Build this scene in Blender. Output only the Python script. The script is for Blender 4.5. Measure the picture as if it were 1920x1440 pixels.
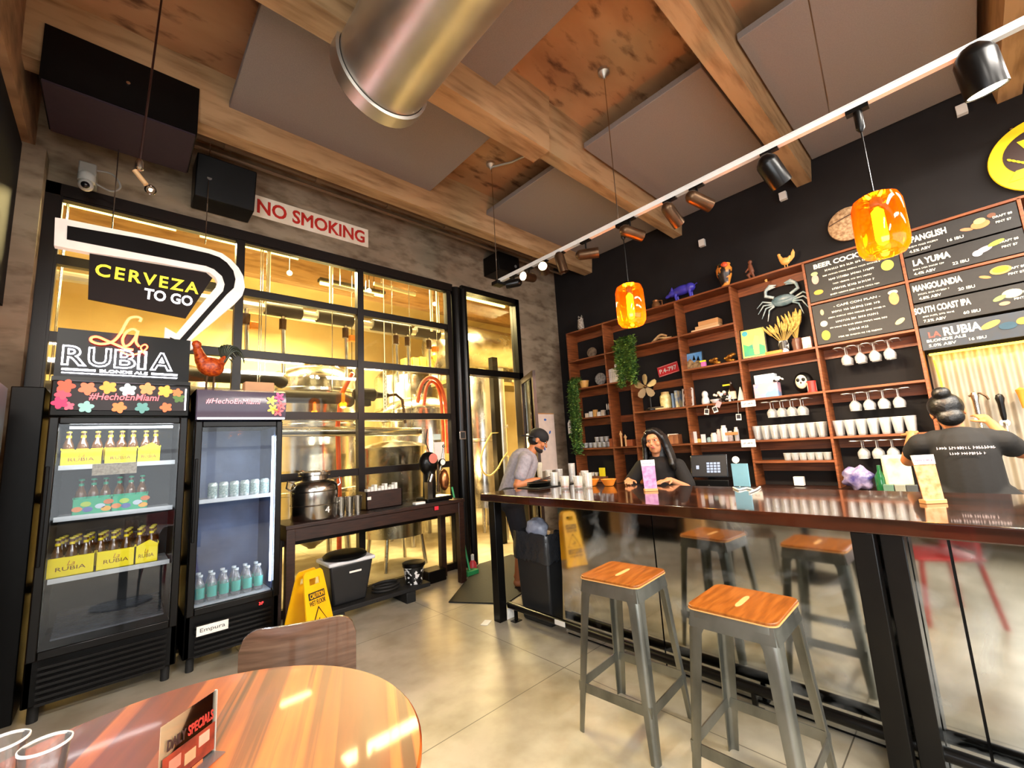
import bpy, math, random
from mathutils import Vector, Matrix
R = math.radians; PI = math.pi
random.seed(7)
S = bpy.context.scene; COL = S.collection
for o in list(bpy.data.objects): bpy.data.objects.remove(o)

# ------------------------------------------------------------ camera
F = 795.4; YAW, PITCH, ROLL = R(46.95), R(8.4), R(-3.43); H = 1.45
_f = Vector((math.cos(YAW)*math.cos(PITCH), math.sin(YAW)*math.cos(PITCH), math.sin(PITCH)))
_r0 = Vector((math.sin(YAW), -math.cos(YAW), 0)); _u0 = _r0.cross(_f)
_r = math.cos(ROLL)*_r0 + math.sin(ROLL)*_u0; _u = -math.sin(ROLL)*_r0 + math.cos(ROLL)*_u0
cam = bpy.data.cameras.new('camera'); cam.sensor_width = 36; cam.lens = 36*F/1920; cam.clip_start = .02; cam.clip_end = 200
co = bpy.data.objects.new('camera', cam); COL.objects.link(co)
m = Matrix((_r, _u, -_f)).transposed().to_4x4(); m.translation = (0, 0, H); co.matrix_world = m
S.camera = co
def at(px, py, ax, v):
    """the point of the plane ax=v that lies along the given line of sight"""
    d = _f + _r*((px-960)/F) + _u*((720-py)/F); i = 'xyz'.index(ax)
    t = (v - (0, 0, H)[i])/d[i]; return Vector((0, 0, H)) + d*t

# ------------------------------------------------------------ world, light, exposure
S.view_settings.view_transform = 'Standard'; S.view_settings.look = 'None'
S.view_settings.exposure = 1.85; S.view_settings.gamma = 1.0; S.view_settings.use_curve_mapping = False
w = bpy.data.worlds.new('world'); S.world = w; w.use_nodes = True
w.node_tree.nodes['Background'].inputs[0].default_value = (.80, .88, 1, 1)
w.node_tree.nodes['Background'].inputs[1].default_value = .45
LK = {'cooler_light': .2, 'neon_glow': .35, 'pendant_glow': .5, 'strip_glow': .12, 'track_light': .75}
def lamp(kind, loc, power, color, size=.1, size_y=None, aim=None, spot=60, blend=.5, name='lamp'):
    l = bpy.data.lights.new(name, kind); l.energy = power*LK.get(name, 1); l.color = color
    if kind == 'AREA':
        l.size = size
        if size_y: l.shape = 'RECTANGLE'; l.size_y = size_y
    else: l.shadow_soft_size = size
    if kind == 'SPOT': l.spot_size = R(spot); l.spot_blend = blend
    o = bpy.data.objects.new(name, l); COL.objects.link(o); o.location = loc
    if aim is not None:
        o.rotation_euler = (Vector(aim)-Vector(loc)).to_track_quat('-Z', 'Y').to_euler()
    return o
# daylight through the street windows behind and to the left of the camera
lamp('AREA', (1.6, -3.85, 1.9), 22, (.95, .97, 1), 5.5, 2.6, aim=(1.6, 0, 1.5), name='window_daylight')
# unseen fill lights added behind the camera to brighten the room
CEIL = [(-.9, -1.3), (2.4, -1.3), (4.4, -1.3), (-.9, -3.0), (2.4, -3.0), (4.4, -3.0)]
for x, y in CEIL: lamp('AREA', (x, y, 3.72), 56, (1, .93, .84), 1.5, .3, aim=(x, y+.9, 0), name='fill_light')
lamp('AREA', (-1.93, -1.2, 1.7), 55, (.93, .96, 1), 3.0, 2.2, aim=(2, -.6, 1.2), name='window_daylight')
# brewery lighting beyond the glass
for p, e in (((1.0, 6.2, 4.3), 150), ((3.2, 6.6, 4.3), 180), ((5.2, 6.4, 4.2), 150), ((2.2, 8.6, 4.2), 130)):
    lamp('AREA', p, e, (1, .79, .38), 1.2, .5, aim=(p[0], p[1], 0), name='brewery_light')
lamp('POINT', (3.6, 5.5, 1.2), 22, (1, .62, .2), .2, name='brewery_light')

# ------------------------------------------------------------ materials
def hx(h):
    c = [int(h[i:i+2], 16)/255 for i in (0, 2, 4)]
    return tuple((x/12.92 if x <= .04045 else ((x+.055)/1.055)**2.4) for x in c)+(1,)
MATS = {}
def mat(name, col='808080', rough=.5, metal=0, col2=None, scale=8, stretch=(1, 1, 1), bump=0, emit=None, es=0, spec=None, detail=6, lo=.35, hi=.65, coat=0, rvar=0):
    if name in MATS: return MATS[name]
    m = bpy.data.materials.new(name); m.use_nodes = True; nt = m.node_tree; b = nt.nodes['Principled BSDF']
    b.inputs['Base Color'].default_value = hx(col); b.inputs['Roughness'].default_value = rough; b.inputs['Metallic'].default_value = metal
    if coat: b.inputs['Coat Weight'].default_value = coat; b.inputs['Coat Roughness'].default_value = .08
    if spec is not None: b.inputs['Specular IOR Level'].default_value = spec
    if emit: b.inputs['Emission Color'].default_value = hx(emit); b.inputs['Emission Strength'].default_value = es
    tc = nt.nodes.new('ShaderNodeTexCoord'); mp = nt.nodes.new('ShaderNodeMapping'); mp.inputs['Scale'].default_value = stretch
    nz = nt.nodes.new('ShaderNodeTexNoise'); nz.inputs['Scale'].default_value = scale; nz.inputs['Detail'].default_value = detail
    nt.links.new(tc.outputs['Object'], mp.inputs[0]); nt.links.new(mp.outputs[0], nz.inputs[0])
    rp = nt.nodes.new('ShaderNodeValToRGB'); rp.color_ramp.elements[0].position = lo; rp.color_ramp.elements[1].position = hi
    c = hx(col); c2 = hx(col2) if col2 else tuple(x*.88 for x in c[:3])+(1,)
    rp.color_ramp.elements[0].color = c2; rp.color_ramp.elements[1].color = c
    nt.links.new(nz.outputs[0], rp.inputs[0]); nt.links.new(rp.outputs[0], b.inputs['Base Color'])
    if bump:
        bp = nt.nodes.new('ShaderNodeBump'); bp.inputs['Strength'].default_value = bump; bp.inputs['Distance'].default_value = .01
        nt.links.new(nz.outputs[0], bp.inputs['Height']); nt.links.new(bp.outputs[0], b.inputs['Normal'])
    if rvar:
        mr = nt.nodes.new('ShaderNodeMapRange'); mr.inputs[1].default_value = .3; mr.inputs[2].default_value = .7
        mr.inputs[3].default_value = max(.02, rough-rvar); mr.inputs[4].default_value = rough+rvar
        nt.links.new(nz.outputs[0], mr.inputs[0]); nt.links.new(mr.outputs[0], b.inputs['Roughness'])
    MATS[name] = m; return m
def col(h, rough=.5, metal=0, **k): return mat('paint_%s_%d_%d' % (h, rough*100, metal*100), h, rough, metal, **k)
def glow(h, s): return mat('glow_%s_%g' % (h, s), h, .5, emit=h, es=s*.33)
def glassy(name, tint='ffffff', refl=.08, rough=.02, milk=0, mc='ffffff'):
    """clear thin glass: see-through, with a Fresnel reflection"""
    if name in MATS: return MATS[name]
    m = bpy.data.materials.new(name); m.use_nodes = True; nt = m.node_tree; nt.nodes.clear()
    out = nt.nodes.new('ShaderNodeOutputMaterial'); mx = nt.nodes.new('ShaderNodeMixShader')
    tr = nt.nodes.new('ShaderNodeBsdfTransparent'); tr.inputs[0].default_value = hx(tint)
    gl = nt.nodes.new('ShaderNodeBsdfGlossy'); gl.inputs['Roughness'].default_value = rough
    fr = nt.nodes.new('ShaderNodeLayerWeight'); fr.inputs[0].default_value = .25
    mr = nt.nodes.new('ShaderNodeMapRange'); mr.inputs[3].default_value = refl; mr.inputs[4].default_value = 1
    nt.links.new(fr.outputs['Fresnel'], mr.inputs[0]); nt.links.new(mr.outputs[0], mx.inputs[0])
    nt.links.new(tr.outputs[0], mx.inputs[1]); nt.links.new(gl.outputs[0], mx.inputs[2]); nt.links.new(mx.outputs[0], out.inputs[0])
    if milk:
        m2 = nt.nodes.new('ShaderNodeMixShader'); m2.inputs[0].default_value = milk; a2 = nt.nodes.new('ShaderNodeAddShader'); df = nt.nodes.new('ShaderNodeBsdfDiffuse'); tl = nt.nodes.new('ShaderNodeBsdfTranslucent'); df.inputs[0].default_value = tl.inputs[0].default_value = tuple(x*.6 for x in hx(mc)[:3])+(1,)
        nt.links.new(df.outputs[0], a2.inputs[0]); nt.links.new(tl.outputs[0], a2.inputs[1]); nt.links.new(mx.outputs[0], m2.inputs[1]); nt.links.new(a2.outputs[0], m2.inputs[2]); nt.links.new(m2.outputs[0], out.inputs[0])
    MATS[name] = m; return m
def rampmat(name, cols, rough, scale, stretch, rough2=None, metal=0, bump=0, coat=0, second=None, coord='Object', detail=8, dist=0):
    m = bpy.data.materials.new(name); m.use_nodes = True; nt = m.node_tree; b = nt.nodes['Principled BSDF']; L = nt.links.new
    b.inputs['Roughness'].default_value = rough; b.inputs['Metallic'].default_value = metal
    if coat: b.inputs['Coat Weight'].default_value = coat; b.inputs['Coat Roughness'].default_value = .05
    tc = nt.nodes.new('ShaderNodeTexCoord'); mp = nt.nodes.new('ShaderNodeMapping'); mp.inputs['Scale'].default_value = stretch
    nz = nt.nodes.new('ShaderNodeTexNoise'); nz.inputs['Scale'].default_value = scale; nz.inputs['Detail'].default_value = detail; nz.inputs['Distortion'].default_value = dist
    L(tc.outputs[coord], mp.inputs[0]); L(mp.outputs[0], nz.inputs[0])
    rp = nt.nodes.new('ShaderNodeValToRGB'); e = rp.color_ramp.elements
    while len(e) < len(cols): e.new(.5)
    for i, (p, h) in enumerate(cols): e[i].position = p; e[i].color = hx(h)
    L(nz.outputs[0], rp.inputs[0]); last = rp.outputs[0]
    if second:
        sc, st, cs = second
        mp2 = nt.nodes.new('ShaderNodeMapping'); mp2.inputs['Scale'].default_value = st; n2 = nt.nodes.new('ShaderNodeTexNoise'); n2.inputs['Scale'].default_value = sc; n2.inputs['Detail'].default_value = 5
        L(tc.outputs[coord], mp2.inputs[0]); L(mp2.outputs[0], n2.inputs[0]); r2 = nt.nodes.new('ShaderNodeValToRGB')
        e = r2.color_ramp.elements
        while len(e) < len(cs): e.new(.5)
        for i, (p, h) in enumerate(cs): e[i].position = p; e[i].color = hx(h)
        L(n2.outputs[0], r2.inputs[0]); mx = nt.nodes.new('ShaderNodeMixRGB'); mx.blend_type = 'MULTIPLY'; mx.inputs[0].default_value = 1
        L(last, mx.inputs[1]); L(r2.outputs[0], mx.inputs[2]); last = mx.outputs[0]
    L(last, b.inputs['Base Color'])
    if rough2 is not None:
        mr = nt.nodes.new('ShaderNodeMapRange'); mr.inputs[3].default_value = rough; mr.inputs[4].default_value = rough2
        L(nz.outputs[0], mr.inputs[0]); L(mr.outputs[0], b.inputs['Roughness'])
    if bump:
        bp = nt.nodes.new('ShaderNodeBump'); bp.inputs['Strength'].default_value = bump; bp.inputs['Distance'].default_value = .01
        L(nz.outputs[0], bp.inputs['Height']); L(bp.outputs[0], b.inputs['Normal'])
    MATS[name] = m; return m
def floor_mat():
    """polished concrete with saw-cut joints"""
    m = rampmat('polished_concrete', [(.25, '8a8272'), (.5, 'a8a08e'), (.75, 'bab2a2')], .24, 1.2, (1, 1, 1), .42, second=(5, (1, 1, 1), [(.3, 'dcd8d0'), (.6, 'ffffff')]))
    nt = m.node_tree; L = nt.links.new; b = nt.nodes['Principled BSDF']; src = b.inputs['Base Color'].links[0].from_socket
    tc = nt.nodes.new('ShaderNodeTexCoord'); sx = nt.nodes.new('ShaderNodeSeparateXYZ'); L(tc.outputs['Object'], sx.inputs[0])
    outs = []
    for ax, per, off in ((0, 1.45, .67), (1, 1.45, .85)):
        a = nt.nodes.new('ShaderNodeMath'); a.operation = 'ADD'; a.inputs[1].default_value = off+100*per; L(sx.outputs[ax], a.inputs[0])
        q = nt.nodes.new('ShaderNodeMath'); q.operation = 'MODULO'; q.inputs[1].default_value = per; L(a.outputs[0], q.inputs[0])
        g = nt.nodes.new('ShaderNodeMath'); g.operation = 'LESS_THAN'; g.inputs[1].default_value = .006; L(q.outputs[0], g.inputs[0]); outs.append(g)
    mxm = nt.nodes.new('ShaderNodeMath'); mxm.operation = 'MAXIMUM'; L(outs[0].outputs[0], mxm.inputs[0]); L(outs[1].outputs[0], mxm.inputs[1])
    mx = nt.nodes.new('ShaderNodeMixRGB'); L(mxm.outputs[0], mx.inputs[0]); L(src, mx.inputs[1]); mx.inputs[2].default_value = hx('5f584b'); L(mx.outputs[0], b.inputs['Base Color'])
    return m
M_floor = floor_mat()
M_conc = rampmat('board_formed_concrete', [(.25, '6c5238'), (.5, '947450'), (.8, 'ac8c64')], .85, 1.4, (.5, 2, 2), bump=.15, second=(5, (.5, 1, 2), [(.25, 'b4a898'), (.6, 'ffffff')]))
M_slab = rampmat('stained_concrete_slab', [(.25, '7c5434'), (.48, 'a87c54'), (.75, 'c09a70')], .85, 1.1, (.7, 1.6, 1), bump=.15, second=(5, (.8, 2, 1), [(.3, '8c7a6a'), (.46, 'ffffff')]))
M_beam = rampmat('concrete_beam', [(.25, '94744e'), (.5, 'aa8860'), (.8, 'bc9c74')], .8, 1.6, (.4, 2, 2), bump=.1, second=(8, (.3, 2, 2), [(.3, 'c8beb0'), (.55, 'ffffff')]))
M_wconc = rampmat('cast_concrete_wall', [(.25, '6c5e4c'), (.5, '857662'), (.75, '9e907a')], .85, 1.1, (1, 1, 2.2), bump=.1, second=(6, (.8, 1, 2), [(.3, 'bcb2a6'), (.55, 'ffffff')]))
M_blackwall = mat('charcoal_wall_paint', '242222', .9, col2='201e1e', scale=3, spec=.12)
M_panel = mat('grey_acoustic_panel', '857c76', .95, col2='7f7670', scale=120, bump=.15)
M_blk = mat('black_steel', '070606', .28, 0, col2='0a0908', scale=20, spec=.3)
M_blkm = mat('matt_black', '050505', .4, col2='070707', scale=20, spec=.2)
M_rub = mat('black_rubber', '0b0b0b', .7, scale=60, bump=.2)
M_shelf = rampmat('reddish_brown_wood', [(.3, '5c2c10'), (.5, '7c421e'), (.7, '925228')], .45, 4, (1, 1, 14), rough2=.6, bump=.05)
M_dwood = rampmat('dark_walnut_stain', [(.3, '1e0f0b'), (.5, '2c1710'), (.75, '3a2015')], .4, 4, (2, 14, 14), bump=.05)
M_bar = rampmat('glossy_bar_planks', [(.25, '170a06'), (.45, '2c1309'), (.62, '431d0e'), (.8, '200e08')], .10, 3, (14, .7, 8), rough2=.2, coat=.8, second=(1.3, (6, .5, 1), [(.35, '8a7a70'), (.5, 'ffffff')]))
M_tab = rampmat('oiled_acacia_tabletop', [(.25, '8a3410'), (.45, 'a84c14'), (.6, 'c0641e'), (.78, '984214')], .34, 2.2, (.6, 6, 1), rough2=.42, coat=.12, second=(1.0, (.12, 8.5, 1), [(.40, '7c5640'), (.435, 'ffffff'), (.53, 'e8d4c4'), (.56, 'a07058')]))
M_seat = rampmat('orange_oiled_seat_wood', [(.25, '6e3a10'), (.5, '945218'), (.75, 'a86424')], .28, 3, (2, 16, 4), rough2=.4, coat=.3)
M_chair = rampmat('walnut_veneer', [(.3, '453022'), (.5, '563d2e'), (.7, '644a39')], .25, 3, (2, 2, 22), coat=.5)
M_ply = mat('pale_plywood_edge', 'd9a060', .5)
M_gun = rampmat('brushed_gunmetal', [(.3, '5e605c'), (.5, '83857f'), (.75, '9c9d96')], .28, 5, (1, 1, .5), rough2=.42, metal=.9, bump=.03)
M_steel = mat('stainless_steel', 'c9c6c0', .22, 1, col2='b5b1a9', scale=5, rvar=.08)
M_galv = mat('galvanised_duct', 'cfccc4', .42, 1, col2='c4c0b8', scale=3, rvar=.04)
M_brass = mat('antique_bronze', '5c4632', .38, .85, col2='493626', scale=10)
M_white = mat('white_paint', 'e8e6e0', .5, scale=5)
M_paper = mat('white_paper', 'f1eee6', .8, scale=5)
def mirror_mat():
    m = rampmat('polished_steel_cladding', [(.3, 'a9aba8'), (.6, 'c9cac6')], .03, 4, (1, 1, 1), rough2=.09, metal=1)
    nt = m.node_tree; L = nt.links.new; b = nt.nodes['Principled BSDF']
    tc = nt.nodes.new('ShaderNodeTexCoord'); n = nt.nodes.new('ShaderNodeTexNoise'); n.inputs['Scale'].default_value = 2.2; n.inputs['Detail'].default_value = 8; n.inputs['Distortion'].default_value = 2
    L(tc.outputs['Object'], n.inputs[0]); r = nt.nodes.new('ShaderNodeMapRange'); r.inputs[1].default_value = .5; r.inputs[2].default_value = .8; r.inputs[3].default_value = 1; r.inputs[4].default_value = .55
    L(n.outputs[0], r.inputs[0]); L(r.outputs[0], b.inputs['Metallic']); return m
M_mir = mirror_mat()
G_pane = glassy('window_glass', 'f8f8f2', .012)
G_cool = glassy('cooler_door_glass', 'f4f6f8', .018)
G_ware = glassy('glassware', 'fbfcfc', .10, .05, milk=.2)
G_amber = glassy('amber_glass', 'ffa01c', .03, .03, milk=.07, mc='ff8a0a')
G_plast = glassy('clear_plastic', 'fafafc', .08, .15, milk=.12)
G_cup = glassy('clear_cup_plastic', 'fafafa', .06, .06, milk=.04)
G_smoke = glassy('smoked_acrylic', '3a363e', .0, .3)

# ------------------------------------------------------------ mesh builder
class B:
    def __init__(s): s.v = []; s.f = []
    def add(s, vs, fs):
        n = len(s.v); s.v += [tuple(x) for x in vs]; s.f += [tuple(i+n for i in f) for f in fs]; return s
    def box(s, x0, y0, z0, x1, y1, z1):
        x0, x1 = min(x0, x1), max(x0, x1); y0, y1 = min(y0, y1), max(y0, y1); z0, z1 = min(z0, z1), max(z0, z1)
        return s.add([(x0,y0,z0),(x1,y0,z0),(x1,y1,z0),(x0,y1,z0),(x0,y0,z1),(x1,y0,z1),(x1,y1,z1),(x0,y1,z1)],
                     [(0,3,2,1),(4,5,6,7),(0,1,5,4),(1,2,6,5),(2,3,7,6),(3,0,4,7)])
    def hexa(s, bot, top):
        """box between a bottom quad and a top quad (counter-clockwise from above)"""
        return s.add(list(bot)+list(top), [(0,3,2,1),(4,5,6,7),(0,1,5,4),(1,2,6,5),(2,3,7,6),(3,0,4,7)])
    def taper(s, x0, y0, x1, y1, z0, z1, i):
        return s.hexa([(x0+i,y0+i,z0),(x1-i,y0+i,z0),(x1-i,y1-i,z0),(x0+i,y1-i,z0)], [(x0,y0,z1),(x1,y0,z1),(x1,y1,z1),(x0,y1,z1)])
    def bar(s, p, q, w, h, up=(0, 0, 1), w2=None, h2=None):
        p = Vector(p); q = Vector(q); d = (q-p).normalized(); r = d.cross(Vector(up))
        if r.length < 1e-4: r = d.cross(Vector((1, 0, 0)))
        r.normalize(); u = r.cross(d); w2 = w if w2 is None else w2; h2 = h if h2 is None else h2
        A = [p+r*a*w/2+u*b*h/2 for a, b in ((-1,-1),(1,-1),(1,1),(-1,1))]; C = [q+r*a*w2/2+u*b*h2/2 for a, b in ((-1,-1),(1,-1),(1,1),(-1,1))]
        return s.add(A+C, [(3,2,1,0),(4,5,6,7),(0,1,5,4),(1,2,6,5),(2,3,7,6),(3,0,4,7)])
    def rings(s, rs, closed=True, cap=True):
        n = len(rs[0]); vs = [p for r in rs for p in r]; fs = []
        for i in range(len(rs)-1):
            for j in range(n if closed else n-1):
                k = (j+1) % n; fs.append((i*n+j, i*n+k, (i+1)*n+k, (i+1)*n+j))
        if cap and closed: fs.append(tuple(range(n-1, -1, -1))); fs.append(tuple((len(rs)-1)*n+j for j in range(n)))
        return s.add(vs, fs)
    def tube(s, pts, r, n=8, cap=True, closed=False):
        pts = [Vector(p) for p in pts]; N = len(pts); rr = r if isinstance(r, (list, tuple)) else [r]*N; rs = []; ref = None
        for i, p in enumerate(pts):
            a = pts[(i-1) % N] if closed else pts[max(i-1, 0)]; b = pts[(i+1) % N] if closed else pts[min(i+1, N-1)]
            d = (b-a).normalized()
            if ref is None: ref = Vector((0, 0, 1)) if abs(d.z) < .9 else Vector((1, 0, 0))
            u = (ref-d*ref.dot(d)).normalized(); ref = u; v = d.cross(u)
            rs.append([p+(u*math.cos(2*PI*k/n)+v*math.sin(2*PI*k/n))*rr[i] for k in range(n)])
        if closed: rs.append(rs[0]); cap = False
        return s.rings(rs, cap=cap)
    def cyl(s, p, q, r, r2=None, n=20): return s.tube([p, q], [r, r if r2 is None else r2], n)
    def lathe(s, prof, c=(0, 0, 0), n=24, axis='z', sx=1, sy=1, cap=True):
        rs = []
        for r, h in prof:
            ring = []
            for k in range(n):
                a = 2*PI*k/n; x, y = r*math.cos(a)*sx, r*math.sin(a)*sy
                ring.append((c[0]+x, c[1]+y, c[2]+h) if axis == 'z' else ((c[0]+h, c[1]+x, c[2]+y) if axis == 'x' else (c[0]+y, c[1]+h, c[2]+x)))
            rs.append(ring)
        return s.rings(rs, cap=cap)
    def ell(s, c, r, n=16, m=10, rot=None):
        if not isinstance(r, (list, tuple)): r = (r, r, r)
        rs = []
        for i in range(m+1):
            t = PI*i/m; rr = max(math.sin(t), .004); ring = []
            for k in range(n):
                a = 2*PI*k/n; p = Vector((r[0]*rr*math.cos(a), r[1]*rr*math.sin(a), -r[2]*math.cos(t)))
                if rot: p = rot @ p
                ring.append(p+Vector(c))
            rs.append(ring)
        return s.rings(rs)
    def cap(s, p, q, r, r2=None, n=14):
        """capsule for the bodies"""
        p = Vector(p); q = Vector(q); r2 = r if r2 is None else r2; s.ell(p, r, n, 8); s.ell(q, r2, n, 8); return s.tube([p, q], [r, r2], n)
    def prism(s, pts, d0, d1, plane='xz'):
        def P(a, b, d): return (a, d, b) if plane == 'xz' else ((d, a, b) if plane == 'yz' else (a, b, d))
        n = len(pts); vs = [P(a, b, d0) for a, b in pts]+[P(a, b, d1) for a, b in pts]
        return s.add(vs, [tuple(range(n)), tuple(range(2*n-1, n-1, -1))]+[(i, i+n, (i+1) % n+n, (i+1) % n) for i in range(n)])
    def disc(s, cx, cz, rx, rz, y0, y1, n=20, a0=0, plane='xz'):
        return s.prism([(cx+rx*math.cos(2*PI*k/n)*math.cos(a0)-rz*math.sin(2*PI*k/n)*math.sin(a0), cz+rx*math.cos(2*PI*k/n)*math.sin(a0)+rz*math.sin(2*PI*k/n)*math.cos(a0)) for k in range(n)], y0, y1, plane)
    def leaf(s, p, d, L, w, up=(0, 0, 1), bend=.25):
        p = Vector(p); d = Vector(d).normalized(); r = d.cross(Vector(up))
        if r.length < 1e-3: r = Vector((1, 0, 0))
        r.normalize(); u = r.cross(d)
        a = p+d*L*.45+u*L*bend*.5; e = p+d*L
        return s.add([p, a+r*w/2, e, a-r*w/2, a-u*.004], [(0,1,4),(1,2,4),(2,3,4),(3,0,4),(0,3,2,1)])
    def build(s, name, mt, parent=None, bevel=0, smooth=38, label=None, cat=None, group=None, kind=None, loc=None, rz=0, remesh=0, sm=0):
        me = bpy.data.meshes.new(name); me.from_pydata(s.v, [], s.f); me.update()
        import bmesh
        bm = bmesh.new(); bm.from_mesh(me); bmesh.ops.recalc_face_normals(bm, faces=bm.faces); bm.to_mesh(me); bm.free()
        me.materials.append(mt); me.shade_smooth(); me.set_sharp_from_angle(angle=R(smooth))
        o = bpy.data.objects.new(name, me); COL.objects.link(o)
        if parent: o.parent = parent
        if loc is not None: o.location = loc
        o.rotation_euler = (0, 0, rz)
        if bevel:
            b = o.modifiers.new('bevel', 'BEVEL'); b.width = bevel; b.segments = 2; b.limit_method = 'ANGLE'; b.harden_normals = False
        if remesh:
            b = o.modifiers.new('remesh', 'REMESH'); b.mode = 'VOXEL'; b.voxel_size = remesh; b.use_smooth_shade = True
            if sm: b = o.modifiers.new('smooth', 'SMOOTH'); b.iterations = sm; b.factor = .5
        tag(o, label, cat, group, kind); return o
def tag(o, label=None, cat=None, group=None, kind=None):
    if label: o['label'] = label
    if cat: o['category'] = cat
    if group: o['group'] = group
    if kind: o['kind'] = kind
    return o
def thing(name, label, cat, loc=(0, 0, 0), rz=0, group=None):
    o = bpy.data.objects.new(name, None); COL.objects.link(o); o.location = loc; o.rotation_euler = (0, 0, rz); o.empty_display_size = .05
    return tag(o, label, cat, group)
def dup(root, loc, rz=None, label=None, group=None, scale=None):
    def cp(o, par):
        c = o.copy(); COL.objects.link(c)
        if par: c.parent = par
        for ch in list(o.children): cp(ch, c)
        return c
    r = cp(root, None); r.location = loc
    if rz is not None: r.rotation_euler = (0, 0, rz)
    if scale: r.scale = (scale,)*3 if not isinstance(scale, tuple) else scale
    if label: r['label'] = label
    if group: r['group'] = group
    return r
def struct(b, name, mt, **k): return b.build(name, mt, kind='structure', **k)
def txt(s, x, z, w, h, mt, parent=None, y=0, name='lettering', bold=0, shear=0, ext=.001, outline=0, rot=0, face='xz', space=1, dsc=None):
    """lettering centred on (x, z) of the local front face, fitted into w by h, facing -y"""
    c = bpy.data.curves.new('t', 'FONT'); c.body = s; c.align_x = 'CENTER'; c.align_y = 'CENTER'; c.offset = bold; c.shear = shear; c.resolution_u = 3; c.space_character = space
    if outline: c.fill_mode = 'NONE'; c.bevel_depth = outline; c.bevel_resolution = 1
    else: c.extrude = .01
    t = bpy.data.objects.new('t', c); COL.objects.link(t); bpy.context.view_layer.update()
    me = bpy.data.meshes.new_from_object(t.evaluated_get(bpy.context.evaluated_depsgraph_get())); bpy.data.objects.remove(t); bpy.data.curves.remove(c)
    if not me.vertices: return None
    xs = [v.co.x for v in me.vertices]; ys = [v.co.y for v in me.vertices]; X0, X1, Y0, Y1 = min(xs), max(xs), min(ys), max(ys)
    kx = w/max(X1-X0, 1e-6); ky = h/max(Y1-Y0, 1e-6) if h else kx; zs = [abs(v.co.z) for v in me.vertices]; kz = ext/max(max(zs), 1e-6)
    if outline: kz = kx
    ca, sa = math.cos(rot), math.sin(rot)
    for v in me.vertices:
        a = (v.co.x-(X0+X1)/2)*kx; b = (v.co.y-(Y0+Y1)/2)*ky; d = v.co.z*kz
        a, b = a*ca-b*sa, a*sa+b*ca
        v.co = (x+a, y-d, z+b) if face == 'xz' else (x+a, z+b, y+d)
    me.materials.clear(); me.materials.append(mt); me.name = name
    o = bpy.data.objects.new(name, me); COL.objects.link(o)
    if parent: o.parent = parent
    if dsc: o['label'] = dsc
    return o
def smooth_pts(pts, n=6):
    out = []; P = [Vector(p) for p in pts]
    for i in range(len(P)-1):
        p0 = P[max(i-1, 0)]; p1 = P[i]; p2 = P[i+1]; p3 = P[min(i+2, len(P)-1)]
        for k in range(n):
            u = k/n; out.append(.5*((2*p1)+(p2-p0)*u+(2*p0-5*p1+4*p2-p3)*u*u+(3*p1-p0-3*p2+p3)*u**3))
    return out+[P[-1]]

def scribble(parent, x, z, w, h, mt, y=0, seed=1, name='small_writing'):
    """an illegible line of small lettering: a row of little strokes on the local front face"""
    rd = random.Random(seed); b = B(); a = x-w/2
    while a < x+w/2:
        n = rd.randint(3, 8)
        for k in range(n):
            if a > x+w/2: break
            s = h*rd.uniform(.35, .5); b.box(a, y-.001, z-s*rd.uniform(.6, 1), a+h*.16, y, z+s)
            b.box(a, y-.001, z+s*rd.uniform(-.9, .5), a+h*.42, y, z+s*rd.uniform(-.9, .5)+h*.14); a += h*.55
        a += h*.4
    return b.build(name, mt, parent)
# ============================================================ THE SETTING
XW, YW, ZC = 5.455, 4.6, 4.62
struct(B().box(-2, -4, -.1, 7.5, 10.2, 0), 'floor', M_floor)
struct(B().box(-2, -4, ZC, XW, 4.75, ZC+.1), 'ceiling', M_slab)
b = B(); b.box(-.9, YW, 3.68, XW, YW+.15, ZC); b.box(4.48, YW, 0, XW, YW+.15, 3.68); b.box(-.9, YW, 0, -.54, YW+.15, 3.68)
struct(b, 'wall_back', M_wconc)
struct(B().box(XW, -4, 0, XW+.15, YW, ZC), 'wall_right', M_blackwall)
b = B(); b.box(-.9, 2.6, 0, -.75, YW, ZC); b.box(-2, 2.45, 0, -.75, 2.6, ZC); b.box(-2.15, -4, 0, -2, -2.8, ZC); b.box(-2.15, -2.8, 0, -2, .5, .45); b.box(-2.15, -2.8, 2.9, -2, .5, ZC); b.box(-2.15, .5, 0, -2, 2.6, ZC)
struct(b, 'wall_left', M_wconc)
b = B(); b.box(-2, -4.15, 0, XW, -4, .5); b.box(-2, -4.15, 3.2, XW, -4, ZC); b.box(-2, -4.15, .5, -1.4, -4, 3.2); b.box(4.6, -4.15, .5, XW, -4, 3.2)
struct(b, 'wall_front', M_wconc)
for nm, x0, x1 in (('window_3', -1.4, 1.6), ('window_4', 1.6, 4.6)):
    b = B(); n = 2
    for x in (x0+.04, (x0+x1)/2, x1-.04): b.box(x-.04, -4.12, .5, x+.04, -4.04, 3.2)
    for z in (.54, 1.8, 3.16): b.box(x0, -4.12, z-.04, x1, -4.04, z+.04)
    w3 = struct(b, nm, M_blk); B().box(x0, -4.09, .5, x1, -4.08, 3.2).build('pane', G_pane, w3)
b = B()
for y in (-2.76, -1.15, .46): b.box(-2.12, y-.04, .45, -2.04, y+.04, 2.9)
for z in (.49, 2.86): b.box(-2.12, -2.8, z-.04, -2.04, .5, z+.04)
w3 = struct(b, 'window_5', M_blk); B().box(-2.09, -2.8, .45, -2.08, .5, 2.9).build('pane', G_pane, w3)
struct(B().box(-.66, 4.42, 0, -.52, YW, 3.88), 'trim_1', M_wconc)
struct(B().box(-1.2, 2.6, 3.88, -.6, YW, ZC), 'trim_2', M_conc)
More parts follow.
